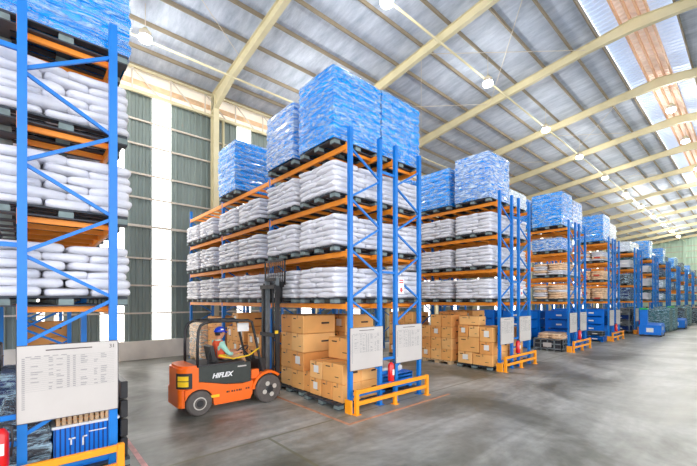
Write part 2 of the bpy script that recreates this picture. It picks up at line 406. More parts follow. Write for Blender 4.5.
# columns + rafters (tapered I sections)
raf_x = [.65, 6.9, 13.1, 19.25, 25.4] + [25.4 + 6.17 * i for i in range(1, 11)]
for x in [-5.5] + raf_x:
    r = MB()
    def web(pts_top, depth):
        for i in range(len(pts_top) - 1):
            (ya, za), (yb, zb) = pts_top[i], pts_top[i + 1]; da, db = depth[i], depth[i + 1]
            for t0, t1, w in ((0, .035, .1), (.035, 1, .02), (1, 1.05, .1)):
                vs = [(x + s * w, y_, z_ - d_ * t) for (y_, z_, d_) in ((ya, za, da), (yb, zb, db)) for t in (t0, t1) for s in (-1, 1)]
                r.add(vs, [(0, 1, 3, 2), (4, 6, 7, 5), (0, 4, 5, 1), (2, 3, 7, 6), (0, 2, 6, 4), (1, 5, 7, 3)])
    ya = [YW - .1, 15.5, 10, 5.2, YR]
    web([(y, roof_z(y) - .2) for y in ya], [.95, .5, .38, .38, .5])
    web([(y, roof_z(y) - .2) for y in (YR, 1.8, -3, YB)], [.5, .38, .38, .5])
    r.box(x - .16, x + .16, YW - .75, YW - .25, 0, .02)
    r.box(x - .13, x + .13, YW - .68, YW - .65, 0, EAVE - .3); r.box(x - .13, x + .13, YW - .3, YW - .27, 0, EAVE - .2)
    r.box(x - .02, x + .02, YW - .66, YW - .28, 0, EAVE - .3)
    trim(r, M['cream'])
# girts on the left wall and the eave truss
for z in [2.02, 3.24, 4.44, 5.84, 7.1, 8.14, 9.43, 10.5]:
    trim(MB().box(X0, XE, YW - .14, YW - .06, z - .035, z + .035), M['girt'])
trim(MB().box(X0, XE, YW - .5, YW - .44, 5.78, 5.84), M['girt'])
trim(MB().box(X0, XE, YW - .34, YW - .22, 11.58, 11.7), M['cream'])
trim(MB().box(X0, XE, YW - .34, YW - .22, 12.62, 12.7), M['cream'])
tr = MB(); xs = X0
while xs < 60:
    tr.bar((xs, YW - .28, 11.7), (xs, YW - .28, 12.62), .05); tr.bar((xs, YW - .28, 12.62), (xs + 1.03, YW - .28, 11.7), .045)
    xs += 1.55
trim(tr, M['girt'])
# roof bracing rods
for i, x in enumerate(raf_x[:8]):
    if i % 2: continue
    x2 = x + 6.2
    for (ya, yb) in ((9.9, 5.2), (14.6, 9.9)):
        trim(MB().tube([(x, ya, roof_z(ya) - .42), (x2, yb, roof_z(yb) - .42)], .014, 5), M['girt'])
        trim(MB().tube([(x, yb, roof_z(yb) - .46), (x2, ya, roof_z(ya) - .46)], .014, 5), M['girt'])
# pipes hung under the rafters
for y, lab in ((8.8, 'long cream pipe under the roof beams, nearer the ridge, with lamps beside it'), (15.5, 'long cream pipe under the roof beams, close to the left wall')):
    z = roof_z(y) - .7
    tag(MB().tube([(X0, y, z), (XE - .6, y, z)], .045, 8).build('roof_pipe', M['cream'], smooth=True), lab, 'pipe')
tag(MB().tube([(7.35, YW - .4, 0), (7.35, YW - .4, 11.5)], .07, 8).build('drain_pipe', M['cream'], smooth=True), 'cream downpipe right of the wall column behind the forklift', 'pipe')
# painted floor lines
trim(MB().box(5.0, 8.75, 5.62, 5.7, 0, .004).box(5.0, 5.08, 5.7, 13.0, 0, .004), M['line_paint'])
trim(MB().box(1.35, 1.43, 4.6, 9.5, 0, .004), M['red_line'])

# lamps
def lamp_builder():
    t = empty('high_bay_lamp')
    MB().tube([(0, 0, .28), (0, 0, .34), (0, 0, .42)], [.2, .12, .08], 16).build('housing', M['cream'], t, True)
    MB().tube([(0, 0, .42), (0, 0, 1.33)], .012, 6).build('suspension_rod', M['girt'], t)
    MB().tube([(0, 0, .05), (0, 0, .28)], [.22, .17], 16, False).build('reflector', M['girt'], t, True)
    MB().ell((0, 0, .05), (.23, .23, .14), 14, 8).build('lens', M['lampglow'], t, True)
    return t
li = 0
lamps = [(9.2, 8.4, 12.7), (16.2, 8.4, 12.7), (23.2, 8.4, 12.7), (29.4, 8.4, 12.7)] + [(36 + 7 * i, 8.4, 12.7) for i in range(7)] + \
        [(22.96, 2.73, 13), (28.1, 2.73, 13.0)] + [(34.6 + 7 * i, 2.73, 13.0) for i in range(7)] + [(3.22, 14.7, 12.0), (10.3, 13.9, 12.05)]
lamps = [(x_, y_, z_) if y_ != 2.73 else (x_ * 10.7 / 9.0, y_ * 10.7 / 9.0, 13.3) for x_, y_, z_ in lamps]
ords = ['first', 'second', 'third', 'fourth', 'fifth', 'sixth', 'seventh', 'eighth', 'ninth', 'tenth', 'eleventh', 'twelfth']
cnt = {}
for (x, y, z) in lamps:
    row = 'middle' if y == 8.4 else ('left wall' if y > 10 else 'ridge')
    k = cnt.get(row, 0); cnt[row] = k + 1
    inst('lamp', lamp_builder, (x, y, z), 'lit round high-bay lamp, %s from the camera in the %s row' % (ords[k], row), 'lamp', 'high-bay lamps under the roof')
    L = bpy.data.lights.new('lamp_light', 'POINT'); L.energy = 260 if x < 45 else 800; L.shadow_soft_size = .25; L.color = (1, .97, .9)
    lo = bpy.data.objects.new('lamp_light', L); COL.objects.link(lo); lo.location = (x, y, z - .05)
# added fill: bright sky entering where back and near right walls are left out
w = bpy.data.worlds.new('world'); SC.world = w; w.use_nodes = True
bg = w.node_tree.nodes['Background']; bg.inputs[0].default_value = (.95, .96, 1, 1); bg.inputs[1].default_value = 2.3

# ------------------------------------------------------------------ racks
LV = [2.45, 3.68, 4.92, 6.16]       # top of beam = level + .06
YF = 6.24; BAY = 3.6; FW = 1.085; PH = 6.6
def rack_builder(bays, rowB, near):
    def f():
        t = empty('pallet_rack')
        zA = [.86 + 1.175 * i for i in range(5)]      # nodes on the inner post (row B left)
        for b in range(bays + 1):
            y = b * BAY
            for x in (.05, FW - .05):
                p = MB()
                p.box(x - .05, x + .05, y - .045, y + .045, 0.01, PH)
                po = p.build('post', M['blue'], t)
                if near:
                    MB().box(x - .09, x + .09, y - .08, y + .08, 0, .012).build('foot_plate', M['blue'], po)
            fx = .05 if rowB else FW - .05; gx = FW - .05 if rowB else .05
            MB().bar((fx, y, .35), (gx, y, .35), .03, .045).build('brace', M['blue'], t)
            for i, z in enumerate(zA):
                MB().bar((fx, y, z), (gx, y, z + .57), .045, .04, (0, 1, 0)).build('brace', M['blue'], t)
                if i < 4: MB().bar((gx, y, z + .60), (fx, y, z + 1.15), .045, .04, (0, 1, 0)).build('brace', M['blue'], t)
        if rowB:
            for z in (.78, 1.12, 3.3, 5.8):
                MB().box(-.49, 0, -.02, .02, z - .03, z + .03).build('row_spacer', M['blue'], t)
        for b in range(bays):
            y0 = b * BAY + .045; y1 = (b + 1) * BAY - .045
            for lz in LV:
                for x in (-.0, FW):
                    s = .05 if x < .5 else -.05
                    bm = MB().box(min(x, x + s), max(x, x + s), y0, y1, lz - .06, lz + .06)
                    o = bm.build('beam', M['orange'], t)
                    if near:
                        for yy in (y0, y1 - .05): MB().box(x - .006 if x < .5 else x + .001, x - .001 if x < .5 else x + .006, yy, yy + .05, lz - .1, lz + .1).build('end_connector', M['orange'], o)
                n = 6 if near else 2
                d = MB()
                for q in range(n):
                    yq = y0 + (q + .5) * (y1 - y0) / n
                    if near: MB().box(.05, FW - .05, yq - .025, yq + .025, lz - .02, lz + .055).build('cross_bar', M['orange'], t)
                    else: d.box(.05, FW - .05, yq - .025, yq + .025, lz - .02, lz + .055)
                if not near: d.build('cross_bar', M['orange'], t)
        return t
    return f
def deckname(b): return ['near', 'middle', 'far'][b]
PITCH = 7.31
RACKS = {}
RN = {}
pair_names = ['foreground', 'forklift', 'third', 'fourth', 'fifth', 'sixth', 'seventh', 'eighth', 'ninth', 'tenth', 'eleventh', 'twelfth']
def rack(k, row):
    if k < 0: x = -1.665 if row == 'A' else -.09
    else: x = 5.54 + PITCH * k + (1.575 if row == 'B' else 0)
    bays = 3 if k < 2 else 2
    near = k <= 0 or (k == 1)
    pn = pair_names[k + 1]
    lab = 'tall blue pallet rack with orange beams, %s rack of the %s pair from the left' % ('left' if row == 'A' else 'right', ords[k + 1])
    inst('rack%d%s%d' % (bays, row, near), rack_builder(bays, row == 'B', near), (x, YF, 0), lab, 'pallet rack', 'blue and orange pallet racks')
    RACKS[(k, row)] = x
for k in range(-1, 11):
    for row in 'AB': rack(k, row)
# row spacers between the back-to-back racks are parts of the left one; added for the two near pairs
# ------------------------------------------------------------------ pallets
PX, PY = 1.5, 1.4
def pallet_builder(wood=False, far=False):
    A = M['wood'] if wood else M['pallet']; B = M['wood'] if wood else M['pallet_block']
    def f():
        if far:
            m = MB().use(A).box(-PX / 2, PX / 2, -PY / 2, PY / 2, .11, .14).use(B)
            for x in (-1, 0, 1):
                for y in (-1, 0, 1): m.box(x * (PX / 2 - .09) - .08, x * (PX / 2 - .09) + .08, y * (PY / 2 - .09) - .08, y * (PY / 2 - .09) + .08, .02, .11)
            m.use(A)
            for y in (-1, 0, 1): m.box(-PX / 2, PX / 2, y * (PY / 2 - .09) - .08, y * (PY / 2 - .09) + .08, 0, .02)
            return m.build('pallet')
        t = empty('pallet')
        d = MB()
        for i in range(7):
            y = -PY / 2 + i * (PY - .14) / 6; d.box(-PX / 2, PX / 2, y, y + .14, .118, .14)
        for x in (-1, 0, 1): d.box(x * (PX / 2 - .08) - .08, x * (PX / 2 - .08) + .08, -PY / 2, PY / 2, .098, .118)
        d.build('top_deck', A, t)
        for x in (-1, 0, 1):
            for y in (-1, 0, 1): MB().box(x * (PX / 2 - .085) - .085, x * (PX / 2 - .085) + .085, y * (PY / 2 - .085) - .085, y * (PY / 2 - .085) + .085, .02, .098).build('block', B, t)
        for y in (-1, 0, 1): MB().box(-PX / 2, PX / 2, y * (PY / 2 - .085) - .085, y * (PY / 2 - .085) + .085, 0, .02).build('bottom_board', A, t)
        return t
    return f
def place_pallet(x, y, z, where, wood=False, far=False, sc=None, cat='pallet'):
    c = 'pale wooden' if wood else 'dark'
    return inst('pal%d%d' % (wood, far), pallet_builder(wood, far), (x, y, z), '%s pallet %s' % (c, where), 'pallet', 'pallets', scale=sc)

# ------------------------------------------------------------------ sacks
def sack_shape(lx, ly, lz, seed, nu=12, nv=8):
    rnd = random.Random(seed); ph = [rnd.uniform(0, 6.28) for _ in range(6)]
    vs = []; fs = []
    for j in range(nv + 1):
        t = -PI / 2 + PI * j / nv
        for i in range(nu):
            a = 2 * PI * i / nu
            def sp(c, e): return math.copysign(abs(c) ** e, c)
            x = sp(math.cos(t), .36) * sp(math.cos(a), .3); y = sp(math.cos(t), .36) * sp(math.sin(a), .3); z = sp(math.sin(t), .75)
            w = 1 + .03 * math.sin(3 * a + ph[0]) * abs(math.cos(t)) + .025 * math.sin(5 * a + ph[1])
            zz = z * (1 + .1 * math.sin(2.5 * x + ph[2]) + .1 * math.sin(3.1 * y + ph[3])) + .16 * math.sin(2 * x + ph[4]) * .5 + .1 * math.sin(2.4 * y + ph[5])
            vs.append((x * lx / 2 * w, y * ly / 2 * w, zz * lz / 2))
    for j in range(nv):
        for i in range(nu):
            k = (i + 1) % nu; fs.append((j * nu + i, j * nu + k, j * nu + nu + k, j * nu + nu + i))
    return vs, fs
SACK = {}
def sack_mesh(kind, v):
    key = (kind, v)
    if key not in SACK:
        lx, ly = (.545, .75) if kind[0] == 'e' else (.8, .51)
        hi = kind.endswith('hi')
        vs, fs = sack_shape(lx, ly, .15, v * 7 + (1 if kind[0] == 'e' else 2), 20 if hi else 12, 10 if hi else 6)
        m = MB().use(M['sack']).add(vs, fs).mesh('sack', None, True)
        SACK[key] = (m, vs, fs)
    return SACK[key]
sack_list = []
def sack_stack(cx, cy, z0, where, visA=True, visB=True, layers=6, loose=False):
    """white sacks in six bonded layers; visA = long face (-X) in view, visB = end face (-Y) in view"""
    rnd = random.Random(int(cx * 100 + cy * 37 + z0 * 11))
    h = .122
    for l in range(layers):
        ev = l % 2 == 0; nx, ny = (3, 2) if ev else (2, 3)
        for ix in range(nx):
            for iy in range(ny):
                x = cx + (ix - (nx - 1) / 2) * (1.56 / nx) + rnd.uniform(-.02, .02); y = cy + (iy - (ny - 1) / 2) * (1.44 / ny) + rnd.uniform(-.02, .02)
                vis = (visA and ix == 0) or (visB and iy == 0)
                if visB and iy == 0: face = 'end face ' + (['left', 'middle', 'right'] if nx == 3 else ['left', 'right'])[ix]
                else: face = 'side face ' + (['right', 'left'] if ny == 2 else ['right', 'middle', 'left'])[iy]
                if l == layers - 1 and not vis and rnd.random() < .15: continue
                sack_list.append(((x, y, z0 + h * (l + .5)), ev, rnd.uniform(-.05, .05), rnd.randrange(5), vis, '%s layer up, %s, %s' % (ords[l], face, where)))
def slots(b): # centres (y) of the two pallet places of a bay
    s = YF + BAY * b
    return [s + .93, s + 2.6]
lvn = ['lowest shelf', 'second shelf', 'third shelf', 'top shelf']
def rname(k, row):
    if k == -1: return 'foreground rack' if row == 'B' else 'leftmost rack'
    if k == 0: return 'forklift rack' if row == 'A' else 'forklift rear rack'
    return ('%s pair %s rack' % (ords[k + 1], 'left' if row == 'A' else 'right'))
def sname(b, s): return ['first', 'second', 'third', 'fourth', 'fifth', 'sixth'][b * 2 + s] + ' place'
def pos(k, row, b, s, lv):
    x = RACKS[(k, row)] + FW / 2; x += (-.02 if row == 'A' else (.02 if k >= 0 else -.03))
    z = (LV[lv] + .062) if lv >= 0 else 0.002
    w = '%s, %s, %s' % (sname(b, s), lvn[lv] if lv >= 0 else 'floor', rname(k, row))
    return x, slots(b)[s], z, w
def W(k, row, b, s, lv, far=None):
    x, y, z, w = pos(k, row, b, s, lv)
    far = k >= 2 if far is None else far
    place_pallet(x, y, z, 'at ' + w, far=far)
    return x, y, z + .142, w
def sacks_at(k, row, b, s, lv, layers=6, visA=True):
    x, y, z, w = W(k, row, b, s, lv)
    sack_stack(x, y, z, w, visA=visA, visB=(s == 0 and b == 0), layers=layers)

# ------------------------------------------------------------------ blue film-wrapped loads
def load_builder(h, film, seed, body='load_blue', lx=1.58, ly=1.42):
    def f():
        t = empty('wrapped_load')
        def shell(off, seed2, rows, amp):
            rnd = random.Random(seed2); m = MB(); nx, ny = 6, 6; nz = rows * 3
            ring = []
            for i in range(nx): ring.append((-lx / 2 + lx * i / nx, -ly / 2, 0, -1))
            for i in range(ny): ring.append((lx / 2, -ly / 2 + ly * i / ny, 1, 0))
            for i in range(nx): ring.append((lx / 2 - lx * i / nx, ly / 2, 0, 1))
            for i in range(ny): ring.append((-lx / 2, ly / 2 - ly * i / ny, -1, 0))
            n = len(ring); vs = []
            for j in range(nz + 1):
                ph = j % 3; g = (-.012 if ph == 0 else .006)
                lay = j // 3
                r2 = random.Random(seed2 * 31 + lay); dx = r2.uniform(-amp, amp); dy = r2.uniform(-amp, amp)
                for (x, y, nx_, ny_) in ring:
                    q = g + off
                    corner = abs(abs(x) - lx / 2) < .01 and abs(abs(y) - ly / 2) < .01
                    sx = (x + dx) * (1 + (q) / (lx / 2)); sy = (y + dy) * (1 + q / (ly / 2))
                    if corner: sx *= .985; sy *= .985
                    vs.append((sx + rnd.uniform(-.006, .006), sy + rnd.uniform(-.006, .006), h * j / nz + (off if j == nz else 0)))
            fs = [(j * n + i, j * n + (i + 1) % n, j * n + n + (i + 1) % n, j * n + n + i) for j in range(nz) for i in range(n)]
            vs.append((0, 0, h + off + .02)); c = len(vs) - 1
            fs += [(nz * n + i, nz * n + (i + 1) % n, c) for i in range(n)]
            m.add(vs, fs); return m
        rows = max(2, int(h / .21))
        shell(0, seed, rows, .012).build('stacked_cartons', M[body], t)
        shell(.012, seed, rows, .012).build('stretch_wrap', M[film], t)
        return t
    return f
LH = {}
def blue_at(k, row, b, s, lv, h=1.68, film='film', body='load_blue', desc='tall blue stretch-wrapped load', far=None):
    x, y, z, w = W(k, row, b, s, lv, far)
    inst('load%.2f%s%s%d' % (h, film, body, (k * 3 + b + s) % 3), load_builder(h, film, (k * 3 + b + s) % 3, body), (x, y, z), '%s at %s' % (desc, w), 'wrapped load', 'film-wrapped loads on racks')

# foreground (left) pair
for lv in (0, 1, 2):
    for b in range(3):
        for s in (0, 1): sacks_at(-1, 'B', b, s, lv, 6, visA=False)
    for b in (1, 2):
        for s in (0, 1): sacks_at(-1, 'A', b, s, lv, 6, visA=False)
blue_at(-1, 'B', 0, 0, 3, 1.7); blue_at(-1, 'B', 0, 1, 3, 1.7); blue_at(-1, 'B', 1, 0, 3, 1.6)
# forklift pair
for lv in (0, 1, 2):
    for b in range(3):
        for s in (0, 1): sacks_at(0, 'A', b, s, lv, 6 if lv < 2 or b == 0 else 5)
    for s in (0, 1): sacks_at(0, 'B', 0, s, lv, 6, visA=False)
    sacks_at(0, 'B', 1, 0, lv, 6, visA=False)
for s, h, f in ((0, 1.68, 'film'), (1, 1.48, 'film_white')): blue_at(0, 'A', 0, s, 3, h, f)
blue_at(0, 'A', 1, 1, 3, 1.68, 'film'); blue_at(0, 'B', 0, 0, 3, 1.7, 'film'); blue_at(0, 'B', 0, 1, 3, 1.5, 'film')
# third pair
for lv in (0, 1, 2):
    for s in (0, 1): sacks_at(1, 'A', 0, s, lv)
    sacks_at(1, 'A', 1, 0, lv); sacks_at(1, 'B', 0, 0, lv, 6, False); sacks_at(1, 'B', 0, 1, lv, 6, False)
blue_at(1, 'A', 0, 0, 3, 1.68, 'film_white'); blue_at(1, 'A', 0, 1, 3, 1.5); blue_at(1, 'A', 1, 0, 3, 1.5)
M['load_white'] = mat('white_film_load', S((225, 230, 240)), .3, 0, .08, 4, .5, 6)
blue_at(1, 'B', 0, 0, 3, .62, 'film_white', 'load_white', 'low white stretch-wrapped load')
blue_at(1, 'B', 0, 1, 3, 1.3)

# kraft sacks (loose merged look is wrong: each visible bundle layer is its own flat sack)
def kraft_builder(pr):
    def f():
        t = empty('kraft_sack')
        vs, fs = sack_shape(1.5, .68, .15, pr + 40, 20, 8)
        MB().add(vs, fs).build('body', M['sack_kraft'] if pr < 5 else M['sack'], t, True)
        if pr in (1, 2, 6): MB().box(-.758, -.74, -.16, .16, -.035, .035).build('printed_label', M['sack_print'] if pr != 6 else M['paper'], t)
        return t
    return f
def kraft_stack(k, row, b, s, lv, layers=6, pr=(0, 1, 2), loose=False):
    x, y, z, w = W(k, row, b, s, lv)
    rnd = random.Random(k * 100 + lv * 10 + s)
    for l in range(layers):
        for i in (0, 1):
            p = pr[rnd.randrange(len(pr))]
            inst('kraft%d' % p, kraft_builder(p), (x + rnd.uniform(-.02, .02), y + (i - .5) * .71, z + .062 + l * .118), '%s bulk bag, %s layer up, %s, %s' % ('brown kraft' if p < 5 else 'white', ords[l], 'right' if i == 0 else 'left', w), 'sack', 'bulk bags on the far racks', rz=rnd.uniform(-.03, .03))
for (k, lv, ly, pr) in ((2, 0, 6, (0, 0, 5)), (2, 1, 5, (0, 5)), (3, 0, 6, (0, 0, 1)), (3, 1, 5, (1, 2, 0)), (3, 2, 5, (1, 5, 5)), (4, 2, 5, (5, 6)), (5, 0, 5, (5, 5)), (5, 1, 5, (5, 6)), (5, 2, 5, (5, 5))):
    kraft_stack(k, 'A', 0, 0, lv, ly, pr)
    if k in (2, 3): kraft_stack(k, 'B', 0, 0, lv, ly, pr)
# fourth pair, teal wrapped bundle on third shelf, blue top loads
blue_at(2, 'A', 0, 0, 2, .6, 'film_white', 'load_blue', 'low blue-green wrapped load')
for (k, row, s, h, film, body, d) in ((2, 'A', 0, 1.66, 'film', 'load_blue', ''), (2, 'A', 1, 1.6, 'film', 'load_blue', ''), (2, 'B', 0, 1.5, 'film_white', 'load_blue', ''),
        (3, 'A', 0, 1.66, 'film', 'load_blue', ''), (3, 'B', 0, 1.3, 'film_white', 'load_white', 'w'), (4, 'A', 0, .72, 'film_white', 'load_white', 'w'), (4, 'B', 0, .8, 'film_white', 'load_white', 'w'),
        (5, 'A', 0, 1.6, 'film', 'load_blue', ''), (5, 'B', 0, .6, 'film_white', 'load_blue', ''), (6, 'A', 0, 1.6, 'film', 'load_blue', ''), (6, 'B', 0, .9, 'film', 'navy', 'd'),
        (7, 'A', 0, 1.15, 'film', 'load_blue', ''), (7, 'B', 0, 1.3, 'film', 'load_blue', ''), (8, 'A', 0, 1.1, 'film', 'charcoal', 'd'), (8, 'B', 0, .6, 'film', 'load_blue', ''),
        (9, 'A', 0, 1.2, 'film', 'load_blue', ''), (9, 'B', 0, .7, 'film', 'navy', 'd'), (10, 'A', 0, .9, 'film', 'charcoal', 'd')):
    blue_at(k, row, 0, s, 3, h, film, body, {'': 'blue stretch-wrapped load', 'w': 'white stretch-wrapped load', 'd': 'dark stretch-wrapped load'}[d])
# far racks: wrapped loads of mixed colour on the shelves
rnd = random.Random(5)
for k in range(4, 11):
    for row in 'AB':
        for lv in (0, 1, 2):
            if row == 'A' and ((k == 4 and lv == 2) or k == 5): continue
            body = rnd.choice(['load_white', 'load_blue', 'charcoal', 'navy', 'load_white', 'teal']) if not (k == 4 and lv < 2) else ['navy', 'charcoal'][lv]
            nm = {'load_white': 'white', 'load_blue': 'bright blue', 'charcoal': 'charcoal', 'navy': 'navy', 'teal': 'teal'}[body]
            blue_at(k, row, 0, 0, lv, rnd.choice([.6, .75, .9]), 'film', body, nm + ' wrapped load')

# place the sacks: the 300 that show largest as things, the rest as one stuff object
cp = Vector((0, 0, H))
vis = sorted([i for i, s in enumerate(sack_list) if s[4]], key=lambda i: (sack_list[i][0][0] * .664 + sack_list[i][0][1] * .748) + (6 if (sack_list[i][0][1] > 8.2 and sack_list[i][0][0] < 2) else 0) + (50 if sack_list[i][0][0] < -1 else 0))
top = set(vis[:300])
rest = MB().use(M['sack'])
for i, (p, ev, rz, v, vv, lab) in enumerate(sack_list):
    if i in top:
        o = bpy.data.objects.new('sack', sack_mesh(('e' if ev else 'o') + 'hi', v)[0]); COL.objects.link(o); o.location = p; o.rotation_euler = (0, 0, rz)
        tag(o, 'white sack, ' + lab, 'sack', 'white sacks on the rack pallets')
    else:
        _, vs, fs = sack_mesh('e' if ev else 'o', v)
        c, s_ = math.cos(rz), math.sin(rz)
        rest.add([(p[0] + x * c - y * s_, p[1] + x * s_ + y * c, p[2] + z) for x, y, z in vs], fs)
tag(rest.build('stacked_sacks', None, None, True), 'white sacks of the farther and inner stacks on the rack shelves', 'sacks', kind='stuff')

# ------------------------------------------------------------------ rack-end furniture: boards, barriers, extinguishers
def board_builder(code):
    def f():
        t = empty('notice_board')
        W_, z0, z1 = FW, .97, 1.95
        MB().box(0, W_, -.012, 0, z0, z1).build('panel', M['board'], t)
        fr = MB(); e = .008
        fr.box(-e, W_ + e, -.016, .002, z1, z1 + e).box(-e, W_ + e, -.016, .002, z0 - e, z0).box(-e, 0, -.016, .002, z0, z1).box(W_, W_ + e, -.016, .002, z0, z1)
        fr.build('frame', M['board_frame'], t)
        r = random.Random(3); m = MB(); y0, y1 = -.0145, -.012
        m.use(M['boarddark']).box(.28, .78, y0, y1, z1 - .075, z1 - .06)
        m.use(M['boardink'])
        for i in range(5): m.box(.08 + i * .09, .14 + i * .09, y0, y1, z1 - .145, z1 - .137)
        for i in range(26):
            z = z1 - .17 - i * .0255
            m.box(.045, .075, y0, y1, z, z + .009)
            if i < 17:
                m.box(.5, .53, y0, y1, z, z + .009); m.box(.565, .595, y0, y1, z, z + .009)
                for a, b_ in ((.13, .26), (.31, .36), (.39, .47), (.65, .74), (.8, .85), (.88, .96)):
                    if r.random() < .55: m.box(a, a + (b_ - a) * r.uniform(.5, 1), y0, y1, z, z + .008)
        for i in range(18): m.box(.04, 1.04, y0 + .001, y1, z1 - .155 - i * .0255, z1 - .1535 - i * .0255)
        m.build('table_print', None, t)
        if code: text_mesh(code, .075, M['boarddark'], t, (W_ - .07, -.013, z1 - .07), (PI / 2, 0, 0), 'code_lettering')
        return t
    return f
def barrier_builder():
    t = empty('rack_end_barrier'); Wd = 2.62
    for i, x in enumerate((0, Wd / 2, Wd)):
        h = .56 if i != 1 else .3
        p = MB().cbox(x - .045, x + .045, -.045, .045, 0, h, .008).build('post', M['guard'], t)
        MB().box(x - .08, x + .08, -.08, .08, 0, .012).build('foot_plate', M['guard'], p)
    MB().cbox(.045, Wd - .045, -.035, .035, .46, .55, .008).build('rail', M['guard'], t)
    MB().cbox(.045, Wd - .045, -.035, .035, .2, .29, .008).build('rail', M['guard'], t)
    return t
def ext_builder():
    t = empty('fire_extinguisher')
    MB().tube([(0, 0, 0), (0, 0, .02), (0, 0, .40), (0, 0, .45), (0, 0, .475)], [.07, .08, .08, .05, .025], 16).build('cylinder', M['red'], t, True)
    MB().tube([(0, 0, .475), (0, 0, .52)], .02, 8).box(-.015, .11, -.012, .012, .52, .535).box(-.015, .1, -.012, .012, .495, .505).build('valve_handle', M['black'], t)
    MB().tube([(.03, -.01, .5), (.1, -.02, .47), (.11, -.03, .3), (.095, -.03, .12)], .013, 6).build('hose', M['black'], t, True)
    MB().box(-.035, .035, -.084, -.079, .16, .3).build('label', M['paper'], t)
    return t
def sign_builder():
    t = empty('extinguisher_sign')
    MB().box(-.11, .11, -.006, 0, 0, .4).build('plate', M['white'], t)
    MB().prism([(-.035, .16), (.035, .16), (.035, .11), (.07, .11), (0, .03), (-.07, .11), (-.035, .11)], -.009, -.006).build('arrow', M['red'], t)
    MB().box(-.08, .08, -.009, -.006, .34, .37).box(-.08, .08, -.009, -.006, .28, .31).build('header_bar', M['red'], t)
    return t
for k in range(-1, 11):
    pn = '%s rack pair from the left' % ords[k + 1]
    xa, xb = RACKS[(k, 'A')], RACKS[(k, 'B')]
    for row, x in (('left', xa), ('right', xb)):
        code = '31' if (k == -1 and row == 'right') else None
        inst('board' + str(code), board_builder(code), (x, YF - .05, .06 if k < 0 else 0), ('large white notice board coded 31 on the foreground rack end' if code else 'white notice board on the %s rack end of the %s' % (row, pn)), 'notice board', 'notice boards on the rack ends')
    inst('barrier', barrier_builder, (xa + .05, 6.02, 0), 'orange steel barrier guarding the end of the %s' % pn, 'barrier', 'orange rack-end barriers')
    o = MB().prism([(xa - .06, 6.1), (xa - .03, 6.07), (xa - .005, 6.1), (xa - .03, 6.11), (xa - .03, 6.3), (xa - .06, 6.3)], 0, .32, 'z').build('post_protector', M['guard'])
    tag(o, 'small orange post protector at the left corner of the %s' % pn, 'post protector', 'orange post protectors')
    o = inst('ext', ext_builder, ((xa + FW + .25) if k >= 0 else -.235, 6.13, .56), 'red fire extinguisher hanging between the racks of the %s' % pn, 'fire extinguisher', 'fire extinguishers at the rack ends')
    if 0 <= k < 4: inst('sign', sign_builder, (xb + .22, YF - .05, 2.76), 'white sign with red down arrow on the %s' % pn, 'sign', 'extinguisher signs')

# ------------------------------------------------------------------ cartons
def carton_builder(dx, dy, dz, mi, paper, pr):
    def f():
        t = empty('carton')
        m = [M['carton'], M['carton2'], M['carton3']][mi]
        MB().cbox(-dx / 2, dx / 2, -dy / 2, dy / 2, 0, dz, .012).build('box', m, t)
        MB().box(-dx / 2 + .01, dx / 2 - .01, -.03, .03, dz, dz + .002).box(-dx / 2 - .002, -dx / 2 + .012, -.03, .03, dz - .09, dz + .002).build('tape', M['tape'], t)
        p = MB(); x = -dx / 2 - .002
        p.box(x, x + .002, dy * .12, dy * .34, dz * .78, dz * .84).box(x, x + .002, -dy * .3, -dy * .12, dz * .3, dz * .34)
        y = -dy / 2 - .002; p.box(dx * .05, dx * .3, y, y + .002, dz * .5, dz * .6)
        p.build('print', M['ink'], t)
        if paper: MB().box(x - .002, x, -dy * .22, dy * .16, dz * .35, dz * .78).build('paper_label', M['paper'], t)
        return t
    return f
def carton(x0, x1, y0, y1, z0, z1, lab, mi=0, paper=0, pr=0):
    d = (round(x1 - x0 - .012, 2), round(y1 - y0 - .014, 2), round(z1 - z0 - .006, 2))
    inst('ct%s%d%d' % (d, mi, paper), carton_builder(*d, mi, paper, pr), ((x0 + x1) / 2, (y0 + y1) / 2, z0), lab, 'carton', 'cardboard cartons')
def carton_cols(cols, x0, x1, where, seed=0):
    """cols: list of (y0, y1, [layer boundaries], mi list)"""
    r = random.Random(seed)
    for ci, (y0, y1, zs) in enumerate(cols):
        for l in range(len(zs) - 1):
            carton(x0, x1, y0, y1, zs[l], zs[l + 1], 'brown carton, %s up, %s column from the right, %s' % (ords[l], ords[ci], where), r.choice([0, 0, 1, 2]), r.random() < .25)
# forklift pair, first bay of the left rack
gp = .145
place_pallet(6.22, 7.22, 0, 'on the floor under the short carton stack behind the notice board')
place_pallet(6.30, 8.84, 0, 'on the floor under the tall carton stack at the forklift mast')
A0 = 5.6
bl = 'short stack behind the notice board'
carton(A0, A0 + .62, 6.52, 6.92, gp, .58, 'carton at the front corner, bottom of the short stack behind the notice board', 0, 0)
carton(A0, A0 + .62, 6.93, 7.36, gp, .58, 'carton with strapping, bottom layer, middle, ' + bl, 2, 0)
carton(A0, A0 + .62, 7.38, 7.86, gp, .58, 'carton with white papers, bottom layer, ' + bl, 0, 1)
carton(A0, A0 + .62, 6.52, 7.30, .58, 1.06, 'wide carton, upper layer at the front corner, ' + bl, 0, 0)
carton(A0, A0 + .62, 7.32, 7.86, .58, 1.02, 'carton with white papers, upper layer, ' + bl, 1, 1)
carton(A0 + .64, A0 + 1.3, 6.55, 7.2, gp, .58, 'carton seen below the board, bottom right, ' + bl, 0, 0)
carton(A0 + .64, A0 + 1.3, 6.55, 7.2, .58, 1.0, 'carton seen below the board, upper right, ' + bl, 1, 0)
carton(A0 + .64, A0 + 1.3, 7.22, 7.86, gp, 1.0, 'tall carton at the back, ' + bl, 2, 0)
